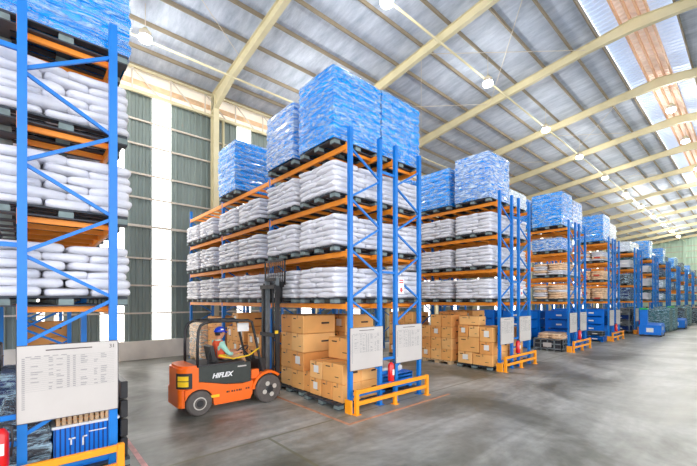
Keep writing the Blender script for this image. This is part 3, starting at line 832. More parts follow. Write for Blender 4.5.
carton(A0 + .5, A0 + 1.2, 6.75, 7.7, 1.065, 1.62, 'big carton lying on top of the short stack', 0, 0)
for l in range(4):
    z0 = gp + l * .51
    carton(A0 + .02, A0 + 1.14, 8.17, 8.78, z0, z0 + .51, 'large carton, %s up, right column of the tall stack at the forklift mast' % ords[l], [0, 2, 1, 0][l], l == 1)
    carton(A0 + .06, A0 + 1.1, 8.79, 9.4, z0, z0 + .51, 'large carton, %s up, left column of the tall stack at the forklift mast' % ords[l], [1, 0, 0, 2][l])
carton(A0 + .02, A0 + .5, 7.88, 8.15, .15, .70, 'small shadowed carton between the two carton stacks', 2, 0)
# further bays of the left rack
for (c0, n, hgt, wh) in ((10.05, 3, 3, 'second-bay stack behind the driver'), (13.65, 3, 4, 'third-bay stack near the wall')):
    place_pallet(6.2, c0 + .7, 0, 'on the floor under the ' + wh, True)
    carton_cols([(c0 + .47 * i, c0 + .46 + .47 * i, [gp + .45 * l for l in range(hgt + 1)]) for i in range(n)], A0, A0 + 1.2, wh, 3)
place_pallet(6.2, 12.45, 0, 'on the floor in the second bay behind the driver')
carton_cols([(11.75 + .47 * i, 12.21 + .47 * i, [gp + .5 * l for l in range([4, 5, 4][i])]) for i in range(3)], A0, A0 + 1.2, 'second-bay far stack behind the driver', 31)
place_pallet(6.2, 16.05, 0, 'on the floor at the wall end of the forklift rack', True)
inst('gl2', load_builder(1.5, 'film', 1, 'sack_kraft'), (6.2, 16.05, .142), 'pale brown wrapped load on the floor at the wall end', 'wrapped load')
# right rack of the forklift pair
bx = RACKS[(0, 'B')]
place_pallet(bx + .6, 8.84, 0, 'under the tall cartons of the rack behind the forklift rack')
carton_cols([(8.16, 8.8, [gp + .5 * i for i in range(5)]), (8.81, 9.45, [gp + .5 * i for i in range(5)])], bx, bx + 1.2, 'rear twin rack, seen between posts', 5)
place_pallet(bx + .56, 7.2, 0, 'under the blue crate at the rack end with the extinguisher')

# slatted / ribbed bins
def bin_builder(dx, dy, dz, m='bin'):
    def f():
        t = empty('storage_bin'); b = MB()
        b.box(-dx / 2 + .03, dx / 2 - .03, -dy / 2 + .03, dy / 2 - .03, .06, dz - .03)
        b.build('body', M[m], t)
        r = MB()
        for z in (.06, dz * .36, dz * .64, dz - .06): r.box(-dx / 2, dx / 2, -dy / 2, dy / 2, z, z + .045)
        n = max(3, int(dy / .25))
        for i in range(n + 1):
            y = -dy / 2 + i * (dy - .03) / n
            r.box(-dx / 2 + .008, dx / 2 - .008, y, y + .03, .06, dz)
        n = max(3, int(dx / .25))
        for i in range(n + 1):
            x = -dx / 2 + i * (dx - .03) / n; r.box(x, x + .03, -dy / 2 + .008, dy / 2 - .008, .06, dz)
        r.build('ribs', M[m], t)
        f_ = MB()
        for x in (-1, 1):
            for y in (-1, 1): f_.box(x * (dx / 2 - .08) - .07, x * (dx / 2 - .08) + .07, y * (dy / 2 - .08) - .07, y * (dy / 2 - .08) + .07, 0, .06)
        f_.build('feet', M[m], t)
        MB().box(-dx / 2 - .004, -dx / 2, -.14, .14, dz * .45, dz * .62).build('label', M['paper'], t)
        return t
    return f
def sbin(x, y, z, dx, dy, dz, lab, m='bin', group='blue storage bins on the floor'):
    inst('bin%s' % ((dx, dy, dz, m),), bin_builder(dx, dy, dz, m), (x, y, z), lab, 'storage bin', group)
sbin(bx + .56, 7.2, .142, 1.3, 1.2, .42, 'low blue crate under the right notice board of the second pair')
o = MB().use(M['paper'])
o.add(*sack_shape(.9, .8, .22, 5, 20, 10)); o = o.build('plastic_bundle', None, None, True); o.location = (bx + .6, 7.2, .66)
tag(o, 'crumpled white plastic bundle lying on the low blue crate', 'plastic bundle')

# third pair, first bay
x1 = RACKS[(1, 'A')] + .0
place_pallet(x1 + .62, 7.17, 0, 'on the floor under the near mixed cartons of the third pair')
place_pallet(x1 + .62, 8.84, 0, 'on the floor under the far cartons of the third pair', True)
def k1c(y0, y1, z0, z1, lab, mi=0, p=0, dx=.6, xo=0): carton(x1 - .1 + xo, x1 - .1 + xo + dx, y0, y1, z0, z1, 'carton ' + lab + ', third pair', mi, p)
k1c(6.42, 7.22, gp, .57, 'long, bottom right of the near stack'); k1c(7.25, 7.86, gp, .60, 'bottom left of the near stack', 1, 1)
k1c(6.42, 6.95, .575, 1.03, 'second layer right of the near stack', 2, 1); k1c(6.97, 7.86, .605, 1.18, 'wide, second layer left of the near stack', 0)
k1c(6.42, 6.95, 1.035, 1.58, 'top right of the near stack with paper', 0, 1); k1c(6.97, 7.4, 1.185, 1.6, 'third layer middle of the near stack', 1)
k1c(7.42, 7.86, 1.185, 1.62, 'third layer left of the near stack', 2, 1); k1c(7.0, 7.86, 1.63, 1.98, 'top left of the near stack', 1, 0, .5, .1)
for i, y in enumerate((8.13, 8.65, 9.17)):
    for l in range(4):
        if i == 2 and l == 3: continue
        zz = [gp, .6, 1.06, 1.52, 2.0]
        k1c(y, y + .5, zz[l], zz[l + 1], '%s layer, %s column of the far stack' % (ords[l], ['right', 'middle', 'left'][i]), [0, 1, 0, 2, 0][(l + i) % 5], (l * 3 + i) % 5 == 2)
        if l == 3 or i == 0: k1c(y, y + .5, zz[l], zz[l + 1] + (.12 if l == 3 else 0), 'back row, %s layer, %s column of the far stack' % (ords[l], ['right', 'middle', 'left'][i]), 2, 0, .58, .61)
for i, y in enumerate((6.42, 6.95)): 
    for l in range(3): k1c(y, y + .5, gp + .48 * l, gp + .48 * l + .48, 'back row, %s layer, %s column of the near stack' % (ords[l], ['right', 'left'][i]), 0, 0, .6, .63)
place_pallet(x1 + .6, 10.77, 0, 'on the floor, second bay of the third pair')
carton_cols([(10.1 + .47 * i, 10.56 + .47 * i, [gp + .48 * l for l in range(5)]) for i in range(3)], x1 - .1, x1 + 1.1, 'third pair second bay', 8)
b1 = RACKS[(1, 'B')]
place_pallet(b1 + .6, 7.17, 0, 'on the floor, right rack of the third pair')
carton_cols([(6.5 + .66 * i, 7.14 + .66 * i, [gp + .45 * l for l in range(4)]) for i in range(2)], b1 + .05, b1 + 1.1, 'third pair right rack', 9)
place_pallet(b1 + .6, 8.84, 0, 'on the floor, right rack far place of the third pair')
carton_cols([(8.2 + .66 * i, 8.84 + .66 * i, [gp + .5 * l for l in range(5)]) for i in range(2)], b1 + .05, b1 + 1.1, 'third pair right rack, far', 10)

# fourth pair ground: blue bins, low grey cage with kraft sacks
x2 = RACKS[(2, 'A')]; b2 = RACKS[(2, 'B')]
def cage_builder():
    t = empty('pallet_cage'); b = MB(); dx, dy, h = 1.3, 1.35, .62
    for z in (.1, .34, h - .04): b.box(-dx / 2, dx / 2, -dy / 2, -dy / 2 + .04, z, z + .05).box(-dx / 2, dx / 2, dy / 2 - .04, dy / 2, z, z + .05).box(-dx / 2, -dx / 2 + .04, -dy / 2, dy / 2, z, z + .05).box(dx / 2 - .04, dx / 2, -dy / 2, dy / 2, z, z + .05)
    for i in range(5): b.box(-dx / 2, -dx / 2 + .04, -dy / 2 + i * (dy - .05) / 4, -dy / 2 + i * (dy - .05) / 4 + .05, 0, h)
    for i in range(5): b.box(-dx / 2 + i * (dx - .05) / 4, -dx / 2 + i * (dx - .05) / 4 + .05, -dy / 2, -dy / 2 + .04, 0, h)
    b.build('frame', M['greybox'], t)
    MB().box(-dx / 2 + .06, dx / 2 - .06, -dy / 2 + .06, dy / 2 - .06, .1, h - .08).build('inner_tray', M['charcoal'], t)
    MB().box(-dx / 2 - .006, -dx / 2, -.2, .2, .2, .42).build('label', M['board'], t)
    return t
inst('cage', cage_builder, (x2 + .45, 7.15, 0), 'low grey cage crate heaped with kraft sacks on the floor of the fourth pair', 'cage crate')
for l in range(3):
    for i in (0, 1):
        inst('kraft0', kraft_builder(0), (x2 + .5, 7.15 + (i - .5) * (.6 - .06 * l), .6 + .12 * l), 'brown kraft sack heaped on the grey cage, %s layer, %s side' % (ords[l], 'left' if i else 'right'), 'sack', 'kraft sacks on the cage', scale=(.8, .85, 1))
for (x, y, wh) in ((x2 + .6, 8.85, 'left rack of the fourth pair, far place'), (x2 + .6, 10.77, 'left rack of the fourth pair, second bay'), (b2 + .55, 7.17, 'right rack of the fourth pair'), (b2 + .55, 8.85, 'right rack of the fourth pair, far place')):
    for l in range(4): sbin(x, y, l * .5, 1.25, 1.4, .5, 'blue bin, %s up in its stack, %s' % (ords[l], wh))
x3 = RACKS[(3, 'A')]; b3 = RACKS[(3, 'B')]
for (x, y, wh) in ((x3 + .6, 7.17, 'left rack of the fifth pair'), (x3 + .6, 8.85, 'left rack of the fifth pair, far place'), (b3 + .55, 7.17, 'right rack of the fifth pair')):
    for l in range(4): sbin(x, y, l * .5, 1.25, 1.4, .5, 'blue bin, %s up in its stack, %s' % (ords[l], wh))
sbin(x3 - .55, 6.75, 0, .7, .9, .34, 'low blue tote on the floor before the fifth pair')
sbin(x3 - .55, 6.75, .34, .65, .8, .3, 'grey tote on top of the low blue tote, fifth pair', 'greybox', 'totes')
# sixth pair ground: grey trolley with shelves
def trolley_builder():
    t = empty('shelf_trolley')
    for x in (-.55, .55):
        for y in (-.6, .6):
            MB().box(x - .025, x + .025, y - .025, y + .025, .12, 2.0).build('upright', M['greybox'], t)
            MB().tube([(x, y - .02, .06), (x, y + .02, .06)], .06, 10).build('caster', M['rubber'], t)
    for z in (.2, .62, 1.04, 1.46, 1.9): MB().box(-.57, .57, -.62, .62, z, z + .04).build('shelf', M['greybox'], t)
    return t
x4 = RACKS[(4, 'A')]
for (x, y, wh) in ((x4 + .5, 7.15, 'under the left rack of the sixth pair'), (x4 + .5, 8.75, 'farther in under the left rack of the sixth pair')):
    inst('trolley', trolley_builder, (x, y, 0), 'grey shelf trolley ' + wh, 'trolley', 'grey shelf trolleys')
    for i, z in enumerate((.24, .66, 1.08, 1.5)): sbin(x, y, z, 1.0, 1.1, .3, '%s tote, %s shelf up, trolley %s' % (['charcoal', 'grey'][i % 2], ords[i], wh), ['bin_dark', 'greybox'][i % 2], 'totes')
# far ground loads
rnd = random.Random(11)
for k in range(4, 11):
    for row in 'AB':
        if k == 4 and row == 'A': continue
        for s in ((0, 1) if k < 7 else (0,)):
            body = rnd.choice(['teal', 'charcoal', 'load_blue', 'navy'])
            blue_at(k, row, 0, s, -1, rnd.choice([.9, 1.3, 1.7]), 'film', body, {'teal': 'teal', 'charcoal': 'charcoal', 'load_blue': 'bright blue', 'navy': 'navy'}[body] + ' wrapped load', far=True)

# foreground rack ground
def crate_builder():
    t = empty('printed_crate')
    MB().box(-.39, .39, -.6, .6, -.068, .54).build('body', M['bin'], t)
    r = MB()
    for i in range(14): r.box(-.38 + i * .057, -.375 + i * .057 + .012, -.606, -.6, .0, .54)
    r.build('ribs', M['bin_dark'], t)
    MB().box(-.41, .41, -.62, .62, .54, .575).build('rim', M['white'], t)
    w = MB()
    for (a, b_, c_, d_) in ((-.22, -.14, .36, .38), (-.2, -.18, .28, .38), (-.06, .0, .36, .38), (-.06, -.04, .24, .38), (.02, .24, .42, .435), (.32, .335, .22, .42), (.36, .375, .22, .42), (-.25, -.1, .1, .13), (.28, .37, .1, .12)):
        w.box(a, b_, -.61, -.606, c_, d_)
    w.build('white_print', M['white'], t)
    return t
yy = 7.25
place_pallet(.47, yy, 0, 'on the floor under the foreground rack with board 31')
inst('crate', crate_builder, (.68, yy, .21), 'blue crate with white marks under the foreground notice board', 'crate')
o = MB().use(M['lattice'])
for i in range(11): o.box(-.36 + i * .066, -.36 + i * .066 + .045, -.58, .58, 0, .3)
o.use(M['carton3'])
for z in (.05, .13, .2, .26): o.box(-.365, .37, -.575, .575, z, z + .012)
o = o.build('slatted_box'); o.location = (.68, yy, .786); tag(o, 'pale slatted wooden box on top of the blue crate', 'slatted box')
inst('blk', load_builder(.95, 'film', 4, 'charcoal', .5, 1.25), (0.0, yy, .142), 'black film-wrapped bundle beside the slatted box, foreground rack', 'wrapped load')
o = MB().use(M['black'])
for z in (.0, .3, .6, .9): o.cbox(-.05, .05, -.6, .6, z, z + .27, .01)
o = o.build('black_case'); o.location = (1.16, yy, .142); tag(o, 'stacked black case edge at the right end of the foreground rack', 'case')
for (y, body, h, n) in ((8.9, 'navy', 1.2, 'navy'), (10.8, 'charcoal', .9, 'charcoal')):
    place_pallet(.45, y, 0, 'on the floor of the foreground rack under the %s load' % n)
    inst('fg' + body, load_builder(h, 'film', 3, body), (.45, y, .142), '%s wrapped load on the floor deep in the foreground rack' % n, 'wrapped load')
place_pallet(.45, 14.2, 0, 'on the floor of the foreground rack, third bay, under cartons', True)
carton_cols([(13.6 + .47 * i, 14.06 + .47 * i, [gp + .46 * l for l in range(5 - i)]) for i in range(3)], -.1, 1.0, 'foreground rack third bay', 21)
# black drums of the leftmost rack
def drum_builder():
    t = empty('drum')
    MB().tube([(0, 0, 0), (0, 0, .03), (0, 0, .3), (0, 0, .32), (0, 0, .34), (0, 0, .6), (0, 0, .62), (0, 0, .64), (0, 0, .85), (0, 0, .88)], [.27, .28, .28, .295, .28, .28, .295, .28, .28, .27], 20).build('shell', M['black'], t, True)
    MB().tube([(0, 0, .865), (0, 0, .885)], .25, 20).build('lid', M['rubber'], t)
    return t
for i, (x, y, z) in enumerate(((-.62, 9.2, 0), (-.62, 9.85, 0), (-.62, 10.5, 0), (-.62, 9.2, .885), (-.62, 9.85, .885))):
    inst('drum', drum_builder, (x, y, z), 'black drum at the left photo edge, %s, %s from the camera' % ('upper' if z else 'lower', ords[i % 3]), 'drum', 'black drums behind the left post')

# ------------------------------------------------------------------ forklift (x forward, near side = -y)
fk = empty('forklift', (2.90, 8.79, 0)); fk.scale = (1, .9, 1)
tag(fk, 'orange and black electric forklift raising its forks at the rack', 'forklift')
def rounded_rear(x0, x1, w, r, n=6):
    pts = [(x1, -w), (x0 + r, -w)]
    for i in range(1, n + 1): a = PI / 2 * i / n; pts.append((x0 + r - r * math.sin(a), -w + r - r * math.cos(a)))
    for i in range(0, n + 1): a = PI / 2 * i / n; pts.append((x0 + r - r * math.cos(a), w - r + r * math.sin(a)))
    pts.append((x1, w)); return pts[::-1]
cw = MB(); cw.prism(rounded_rear(-.42, -.02, .57, .3), .62, 1.08, 'z'); cw.prism(rounded_rear(-.38, -.05, .53, .3), 1.08, 1.13, 'z'); cw.prism(rounded_rear(-.42, -.3, .50, .12), .22, .62, 'z')
cwo = cw.build('counterweight', M['truck'], fk)
def cpatch(off, a0, a1, z0, z1, thick):
    rr = [math.radians(a0 + (a1 - a0) * i / 8) for i in range(9)]
    o1 = [(-.12 + (.3 + off) * math.cos(a), -.27 + (.3 + off) * math.sin(a)) for a in rr]; o2 = [(-.12 + (.3 + off - thick) * math.cos(a), -.27 + (.3 + off - thick) * math.sin(a)) for a in rr]
    return MB().prism((o1 + o2[::-1]), z0, z1, 'z')
lo_ = cpatch(.014, -172, -98, .64, .98, .02).build('lamp_recess', M['black'], cwo)
cpatch(.024, -158, -112, .69, .8, .02).build('lamp', M['yellow'], lo_); cpatch(.024, -158, -112, .82, .92, .02).build('lamp', M['yellow'], lo_)
def arc(cx, cz, r, a0, a1, n=9): return [(cx + r * math.cos(a0 + (a1 - a0) * i / n), cz + r * math.sin(a0 + (a1 - a0) * i / n)) for i in range(n + 1)]
low = arc(0, .28, .32, PI * .9, -.1, 8) + [(.34, .18), (1.22, .18), (1.28, .3)] + [(1.30, .62), (1.02, .58), (.62, .62), (.0, .76), (-.08, .63), (-.31, .61)]
for s in (-1, 1):
    MB().prism(low, s * .56, s * .40).build('side_skirt', M['truck'], fk)
    MB().prism([(-.02, .775), (.62, .635), (1.02, .6), (1.24, .6), (1.24, 1.0), (1.1, 1.07), (-.02, 1.1)], s * .555, s * .42).build('side_cover', M['dark_panel'], fk)
    MB().box(1.26, 1.46, s * .55 if s < 0 else .42, -.42 if s < 0 else .55, .66, .88).build('step_box', M['truck'], fk)
    fr = arc(1.71, .36, .385, PI * .97, PI * .25, 10) + arc(1.71, .36, .45, PI * .25, PI * .97, 10)
    MB().prism(fr, s * .6, s * .36).build('front_fender', M['truck'], fk)
MB().box(-.02, 1.3, -.42, .42, .3, 1.06).build('battery_box', M['dark_panel'], fk)
MB().box(-.1, 1.1, -.5, .5, 1.06, 1.12).build('hood', M['black'], fk)
MB().box(1.3, 1.95, -.42, .42, .25, .62).build('front_frame', M['black'], fk)
dsh = MB().prism([(1.55, .62), (1.75, .62), (1.7, 1.08), (1.6, 1.14), (1.5, 1.1)], -.42, .42).build('dashboard', M['black'], fk)
text_mesh('HIFLEX', .15, M['white'], fk, (.52, -.557, .85), (PI / 2, 0, 0), 'brand_lettering', shear=.3, bold=.006)
dm = MB()
for i, w in enumerate((.05, .015, .04, .03, .04, .05, .02)): dm.box(.62 + i * .06, .62 + i * .06 + w, -.564, -.56, .42, .46)
dm.box(1.1, 1.14, -.564, -.56, .43, .47); dm.box(1.16, 1.2, -.564, -.56, .43, .47)
dm.build('model_marking', M['ink'], fk)
MB().box(.22, .45, -.566, -.56, .36, .42).build('sticker', M['yellow'], fk)
MB().box(.9, 1.12, -.56, -.555, .99, 1.02).build('grab_strip', M['board'], fk)
def wheel(name, x, y, r, w, hub, s):
    t = empty(name, (x, y, r)); t.parent = fk
    prof = [(r * .6, -w / 2), (r * .86, -w / 2 - .012), (r * .95, -w / 2 + .01), (r, -w / 3), (r, w / 3), (r * .95, w / 2 - .01), (r * .86, w / 2 + .012), (r * .6, w / 2)]
    MB().tube([(0, b, 0) for a, b in prof], [a for a, b in prof], 36).build('tyre', M['rubber'], t)
    yy0 = s * w / 2
    rm = MB().tube([(0, yy0 - s * .02, 0), (0, yy0 + s * .012, 0)], [r * .58, r * .5], 20)
    rm.build('rim', M['rim'] if hub == 'rear' else M['rubber'], t)
    h = MB().use(M['black']).tube([(0, yy0 + s * .012, 0), (0, yy0 + s * .03, 0)], [r * .3, r * .22], 12)
    if hub == 'front':
        h.use(M['rim'])
        for i in range(4):
            a = PI / 2 * i + .4; h.tube([(math.cos(a) * r * .42, yy0 + s * .012, math.sin(a) * r * .42), (math.cos(a) * r * .42, yy0 + s * .022, math.sin(a) * r * .42)], r * .17, 8)
    else:
        h.use(M['rubber']).tube([(0, yy0 + s * .012, 0), (0, yy0 + s * .016, 0)], [r * .42, r * .42], 20)
        h.use(M['rim']).tube([(0, yy0 + s * .016, 0), (0, yy0 + s * .022, 0)], [r * .2, r * .2], 12)
    h.build('hub', None, t)
for s in (-1, 1):
    wheel('rear_wheel', 0, s * .495, .285, .2, 'rear', s); wheel('front_wheel', 1.71, s * .52, .355, .24, 'front', s)
# overhead guard
for s in (-1, 1):
    y = s * .48
    MB().tube([(-.02, y, 1.1), (-.02, y, 1.6), (0, y, 1.9), (.05, y, 2.02), (.16, y, 2.08), (.3, y, 2.1)], .034, 8).build('guard_rear_post', M['black'], fk, True)
    MB().tube([(.3, y, 2.1), (1.2, y, 2.1), (1.3, y, 2.06), (1.6, y, .8), (1.66, y, .62)], .034, 8).build('guard_front_post', M['black'], fk, True)
g = MB()
for x in [.14 + .18 * i for i in range(7)]: g.box(x, x + .035, -.48, .48, 2.08, 2.105)
g.build('guard_roof', M['black'], fk)
o = MB().box(1.0, 1.3, -.3, -.28, 1.82, 2.03).build('hanging_sheet', M['paper'], fk)
# seat, steering
seat = MB().cbox(.5, 1.02, -.25, .25, 1.1, 1.15, .02).build('seat_cushion', M['black'], fk)
MB().bar((.46, 0, 1.14), (.38, 0, 1.5), .46, .09, (1, 0, 0)).build('seat_back', M['black'], fk)
MB().tube([(.55, -.26, 1.28), (.8, -.29, 1.26), (1.05, -.27, 1.28)], .018, 6).build('seat_belt', M['yellow'], fk, True)
st = MB().bar((1.56, 0, 1.0), (1.27, 0, 1.31), .06).build('steering_column', M['black'], fk)
ax = Vector((-.22, 0, .32)).normalized(); cen = Vector((1.25, 0, 1.33)); u = Vector((0, 1, 0)); v = ax.cross(u)
swp = [cen + (u * math.cos(2 * PI * i / 20) + v * math.sin(2 * PI * i / 20)) * .17 for i in range(21)]
MB().tube(swp, .014, 6, False).bar(swp[0], swp[10], .02).build('steering_wheel', M['black'], fk, True)
lv2 = MB()
for i in range(3): lv2.tube([(1.48, -.14 - .06 * i, 1.08), (1.44, -.14 - .06 * i, 1.28)], .01, 5).ell((1.44, -.14 - .06 * i, 1.29), (.02, .02, .02), 8, 5)
lv2.build('control_levers', M['black'], fk)
MB().tube([(.2, -.5, 1.13), (.22, -.52, 1.42), (.4, -.52, 1.45), (.42, -.5, 1.13)], .012, 6).build('hip_rail', M['black'], fk)
MB().tube([(.45, -.5, 1.3), (.8, -.53, 1.2), (1.2, -.53, 1.24), (1.5, -.5, 1.4)], .018, 6).build('safety_strap', M['yellow'], fk, True)
# mast
mx = 2.06
for s in (-1, 1):
    MB().box(mx - .05, mx + .06, s * .40 - .045, s * .40 + .045, .12, 2.98).build('outer_mast_rail', M['black'], fk)
    MB().box(mx, mx + .1, s * .30 - .035, s * .30 + .035, .2, 3.2).build('inner_mast_rail', M['greybox'], fk)
    MB().tube([(mx - .06, s * .27, .3), (mx - .06, s * .27, 1.7)], .035, 10).tube([(mx - .06, s * .27, 1.7), (mx - .06, s * .27, 3.05)], .02, 8).build('lift_cylinder', M['black'], fk, True)
    MB().tube([(1.62, s * .4, .62), (1.8, s * .4, .72), (mx - .05, s * .4, .86)], .035, 8).build('tilt_cylinder', M['black'], fk, True)
    MB().box(mx + .02, mx + .04, s * .12 - .02, s * .12 + .02, .4, 3.1).build('lift_chain', M['greybox'], fk)
for z in (.3, 1.62, 2.9): MB().box(mx - .1, mx - .05, -.44, .44, z, z + .1).build('mast_cross_member', M['black'], fk)
MB().box(mx + .0, mx + .08, -.33, .33, 3.12, 3.2).build('mast_top_bar', M['black'], fk)
MB().tube([(mx - .1, -.44, 1.6), (mx - .14, -.5, 1.85), (mx - .1, -.5, 2.1)], .012, 6).build('hydraulic_hose', M['black'], fk)
MB().box(mx - .12, mx - .03, -.52, -.46, 1.72, 1.8).build('mast_lamp', M['yellow'], fk)
# carriage, backrest, forks
fx0 = mx + .12
MB().box(fx0, fx0 + .04, -.5, .5, 2.56, 2.66).box(fx0, fx0 + .04, -.5, .5, 2.94, 3.04).box(fx0 - .01, fx0 + .03, -.34, -.26, 2.5, 3.1).box(fx0 - .01, fx0 + .03, .26, .34, 2.5, 3.1).build('fork_carriage', M['black'], fk)
b = MB().box(fx0, fx0 + .03, -.6, .6, 3.64, 3.7).box(fx0, fx0 + .03, -.6, .6, 3.04, 3.09).box(fx0, fx0 + .03, -.6, -.55, 3.0, 3.7).box(fx0, fx0 + .03, .55, .6, 3.0, 3.7)
for i in range(8): y = -.45 + i * .12; b.box(fx0 + .005, fx0 + .025, y, y + .03, 3.06, 3.66)
b.build('load_backrest', M['black'], fk)
for s in (-1, 1): MB().box(fx0 + .04, fx0 + .075, s * .3 - .05, s * .3 + .05, 2.55, 3.0).box(fx0 + .04, fx0 + 1.1, s * .3 - .05, s * .3 + .05, 2.545, 2.58).build('fork', M['black'], fk)

# ------------------------------------------------------------------ driver
dv = empty('person', (2.64, 8.75, -.2)); dv.scale = (1.12, 1.12, 1.12)
tag(dv, 'person driving the forklift in blue helmet, orange vest and mint shirt', 'person')
V = []; E = []; R_ = []
def jv(p, r, par=None):
    V.append(p); R_.append(r); i = len(V) - 1
    if par is not None: E.append((par, i))
    return i
pel = jv((.83, 0, 1.29), (.15, .12)); sp1 = jv((.80, 0, 1.4), (.14, .105), pel); ch = jv((.77, 0, 1.52), (.15, .11), sp1); nk0 = jv((.775, 0, 1.6), (.075, .07), ch); nk = jv((.79, 0, 1.66), (.05, .05), nk0); hd = jv((.80, 0, 1.71), (.055, .06), nk)
for s in (-1, 1):
    hp = jv((.88, s * .1, 1.28), (.09, .09), pel); kn = jv((1.26, s * .13, 1.26), (.065, .065), hp); an = jv((1.4, s * .12, .82), (.045, .045), kn); ft = jv((1.44, s * .12, .72), (.045, .05), an); to = jv((1.58, s * .13, .69), (.035, .03), ft)
    sh = jv((.78, s * .17, 1.55), (.07, .07), ch); el = jv((.92, s * .25, 1.33), (.048, .048), sh); wr = jv((1.15, s * .17, 1.34), (.03, .028), el); hn = jv((1.21, s * .15, 1.36), (.035, .02), wr)
    for q in range(4):
        f1 = jv((1.245, s * (.125 + .016 * q), 1.375), (.009, .009), hn); f2 = jv((1.265, s * (.125 + .016 * q), 1.36), (.008, .008), f1); jv((1.258, s * (.125 + .016 * q), 1.34), (.007, .007), f2)
    jv((1.21, s * .12, 1.34), (.009, .009), hn)
me = bpy.data.meshes.new('body_base'); me.from_pydata(V, E, []); me.update()
tmp = bpy.data.objects.new('body_base', me); COL.objects.link(tmp)
sk = tmp.modifiers.new('skin', 'SKIN'); sk.use_smooth_shade = True
for i, r in enumerate(R_):
    me.skin_vertices[0].data[i].radius = r if isinstance(r, tuple) else (r, r); me.skin_vertices[0].data[i].use_root = (i == 0)
ss = tmp.modifiers.new('sub', 'SUBSURF'); ss.levels = 2; ss.render_levels = 2
bpy.context.view_layer.update()
bm_ = bpy.data.meshes.new_from_object(tmp.evaluated_get(bpy.context.evaluated_depsgraph_get()))
bpy.data.objects.remove(tmp)
hb = MB()
hb.v = [tuple(v.co) for v in bm_.vertices]; hb.f = [tuple(p.vertices) for p in bm_.polygons]
for mm in ('mint', 'khaki', 'skin', 'black', 'white'): hb.use(M[mm])
for p in bm_.polygons:
    c = p.center
    if c.z < .8: k_ = 3
    elif (c.x > .84 and c.z < 1.33 and abs(c.y) < .2 and (c.x > 1.0 and c.z < 1.31 or c.x <= 1.0)) or c.z < 1.29: k_ = 1
    elif c.x > 1.0: k_ = 2
    elif c.z > 1.64: k_ = 2
    else: k_ = 0
    hb.mi.append(k_)
hb.use(M['skin'])
def headf(p):
    q = Vector(p)
    if q.z < 0: q.x *= 1 - .12 * (-q.z) ; q.y *= 1 - .25 * (-q.z)
    return q
hb.ell((.815, 0, 1.765), (.098, .078, .118), 20, 14, headf)
hb.ell((.915, 0, 1.757), (.02, .013, .022), 8, 6)
for s in (-1, 1): hb.ell((.805, s * .078, 1.765), (.016, .008, .027), 8, 6)
hb.use(M['white'])
for s in (-1, 1): hb.ell((.897, s * .032, 1.787), (.008, .013, .007), 8, 5)
hb.use(M['black'])
for s in (-1, 1): hb.ell((.903, s * .033, 1.787), (.004, .006, .006), 6, 4)
hb.use(mat('lips', S((170, 90, 80)), .5)).ell((.9, 0, 1.712), (.01, .024, .006), 8, 5)
hb.build('body', None, dv, True)
MB().ell((.80, 0, 1.785), (.1, .085, .09), 16, 10, lambda p: Vector((min(p.x, .35), p.y, p.z))).build('hair', M['hair'], dv, True)
hl = MB().ell((.81, 0, 1.81), (.125, .105, .115), 20, 12, lambda p: Vector((p.x, p.y, max(p.z, 0)))).build('helmet', M['helmet'], dv, True)
MB().prism([(.81 + .13 * math.cos(a), .11 * math.sin(a)) for a in [PI * 2 * i / 20 for i in range(20)]], 1.805, 1.818, 'z').prism([(.9, -.08), (.985, -.05), (.99, .05), (.9, .08)], 1.803, 1.813, 'z').build('brim', M['helmet'], hl)
MB().box(.79, .85, -.112, -.104, 1.85, 1.875).build('badge', M['white'], hl)
vm = MB(); vs = []; n = 20
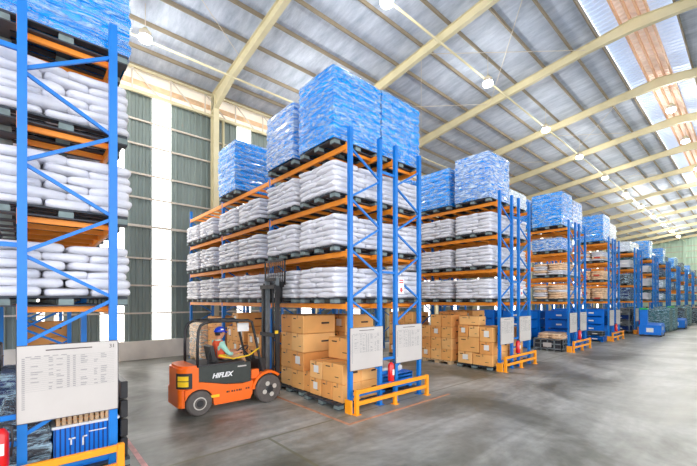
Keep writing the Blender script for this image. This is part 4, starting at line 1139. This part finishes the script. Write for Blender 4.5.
for (z, cx_, rx, ry) in ((1.25, .835, .135, .185), (1.33, .815, .13, .17), (1.42, .80, .128, .165), (1.5, .785, .13, .17), (1.56, .775, .12, .15), (1.62, .775, .09, .1)):
    vs += [(cx_ + rx * math.cos(2 * PI * i / n), ry * math.sin(2 * PI * i / n), z) for i in range(n)]
vm.add(vs, [(j * n + i, j * n + (i + 1) % n, j * n + n + (i + 1) % n, j * n + n + i) for j in range(5) for i in range(n)])
vm.build('vest', M['vest'], dv, True)

# ------------------------------------------------------------------ vehicles parked at the far rack ends
def stacker_builder():
    t = empty('stacker_truck')
    MB().prism([(-.7, .12), (.8, .12), (.95, .3), (.9, .75), (.4, .95), (-.7, .8)], -.62, .62).build('chassis', M['bin'], t)
    MB().cbox(-.7, -.3, .15, .58, .8, 1.9, .03).build('cab_column', M['bin'], t)
    MB().cbox(-.73, -.27, .12, .6, 1.9, 2.02, .02).build('cab_top', M['green'], t)
    MB().box(-.71, -.7, -.2, .2, .3, .6).box(-.2, .1, -.63, -.62, .45, .7).build('label', M['paper'], t)
    for x in (-.45, .6):
        for y in (-.58, .58): MB().tube([(x, y - .05, .15), (x, y + .05, .15)], .15, 14).build('wheel', M['rubber'], t)
    return t
inst('stk', stacker_builder, (34.0, 5.1, 0), 'blue electric truck with green top parked at the sixth rack pair', 'electric truck')
inst('stk', stacker_builder, (44.5, 4.9, 0), 'blue electric truck parked among teal bundles farther down the aisle', 'electric truck')
for i, (x, y, h, body, n) in enumerate(((39.5, 5.4, 1.7, 'teal', 'teal'), (41.5, 5.3, 1.8, 'teal', 'dark teal'), (46.8, 5.2, 1.7, 'charcoal', 'charcoal'), (50.5, 5.2, 1.8, 'teal', 'teal'), (54.5, 4.9, 1.6, 'charcoal', 'charcoal'), (62, 4.6, 1.6, 'carton3', 'reddish brown'))):
    place_pallet(x, y, 0, 'on the aisle floor under the %s far bundle, %s from the camera' % (n, ords[i]), far=True)
    inst('gb' + body + str(h), load_builder(h, 'film', i, body), (x, y, .142), '%s wrapped bundle on the aisle floor, %s of the far row' % (n, ords[i]), 'wrapped load', 'bundles standing in the far aisle')

SC.view_settings.view_transform = 'Standard'; SC.view_settings.look = 'None'; SC.view_settings.gamma = 1
SC.view_settings.use_curve_mapping = False; SC.view_settings.exposure = .68
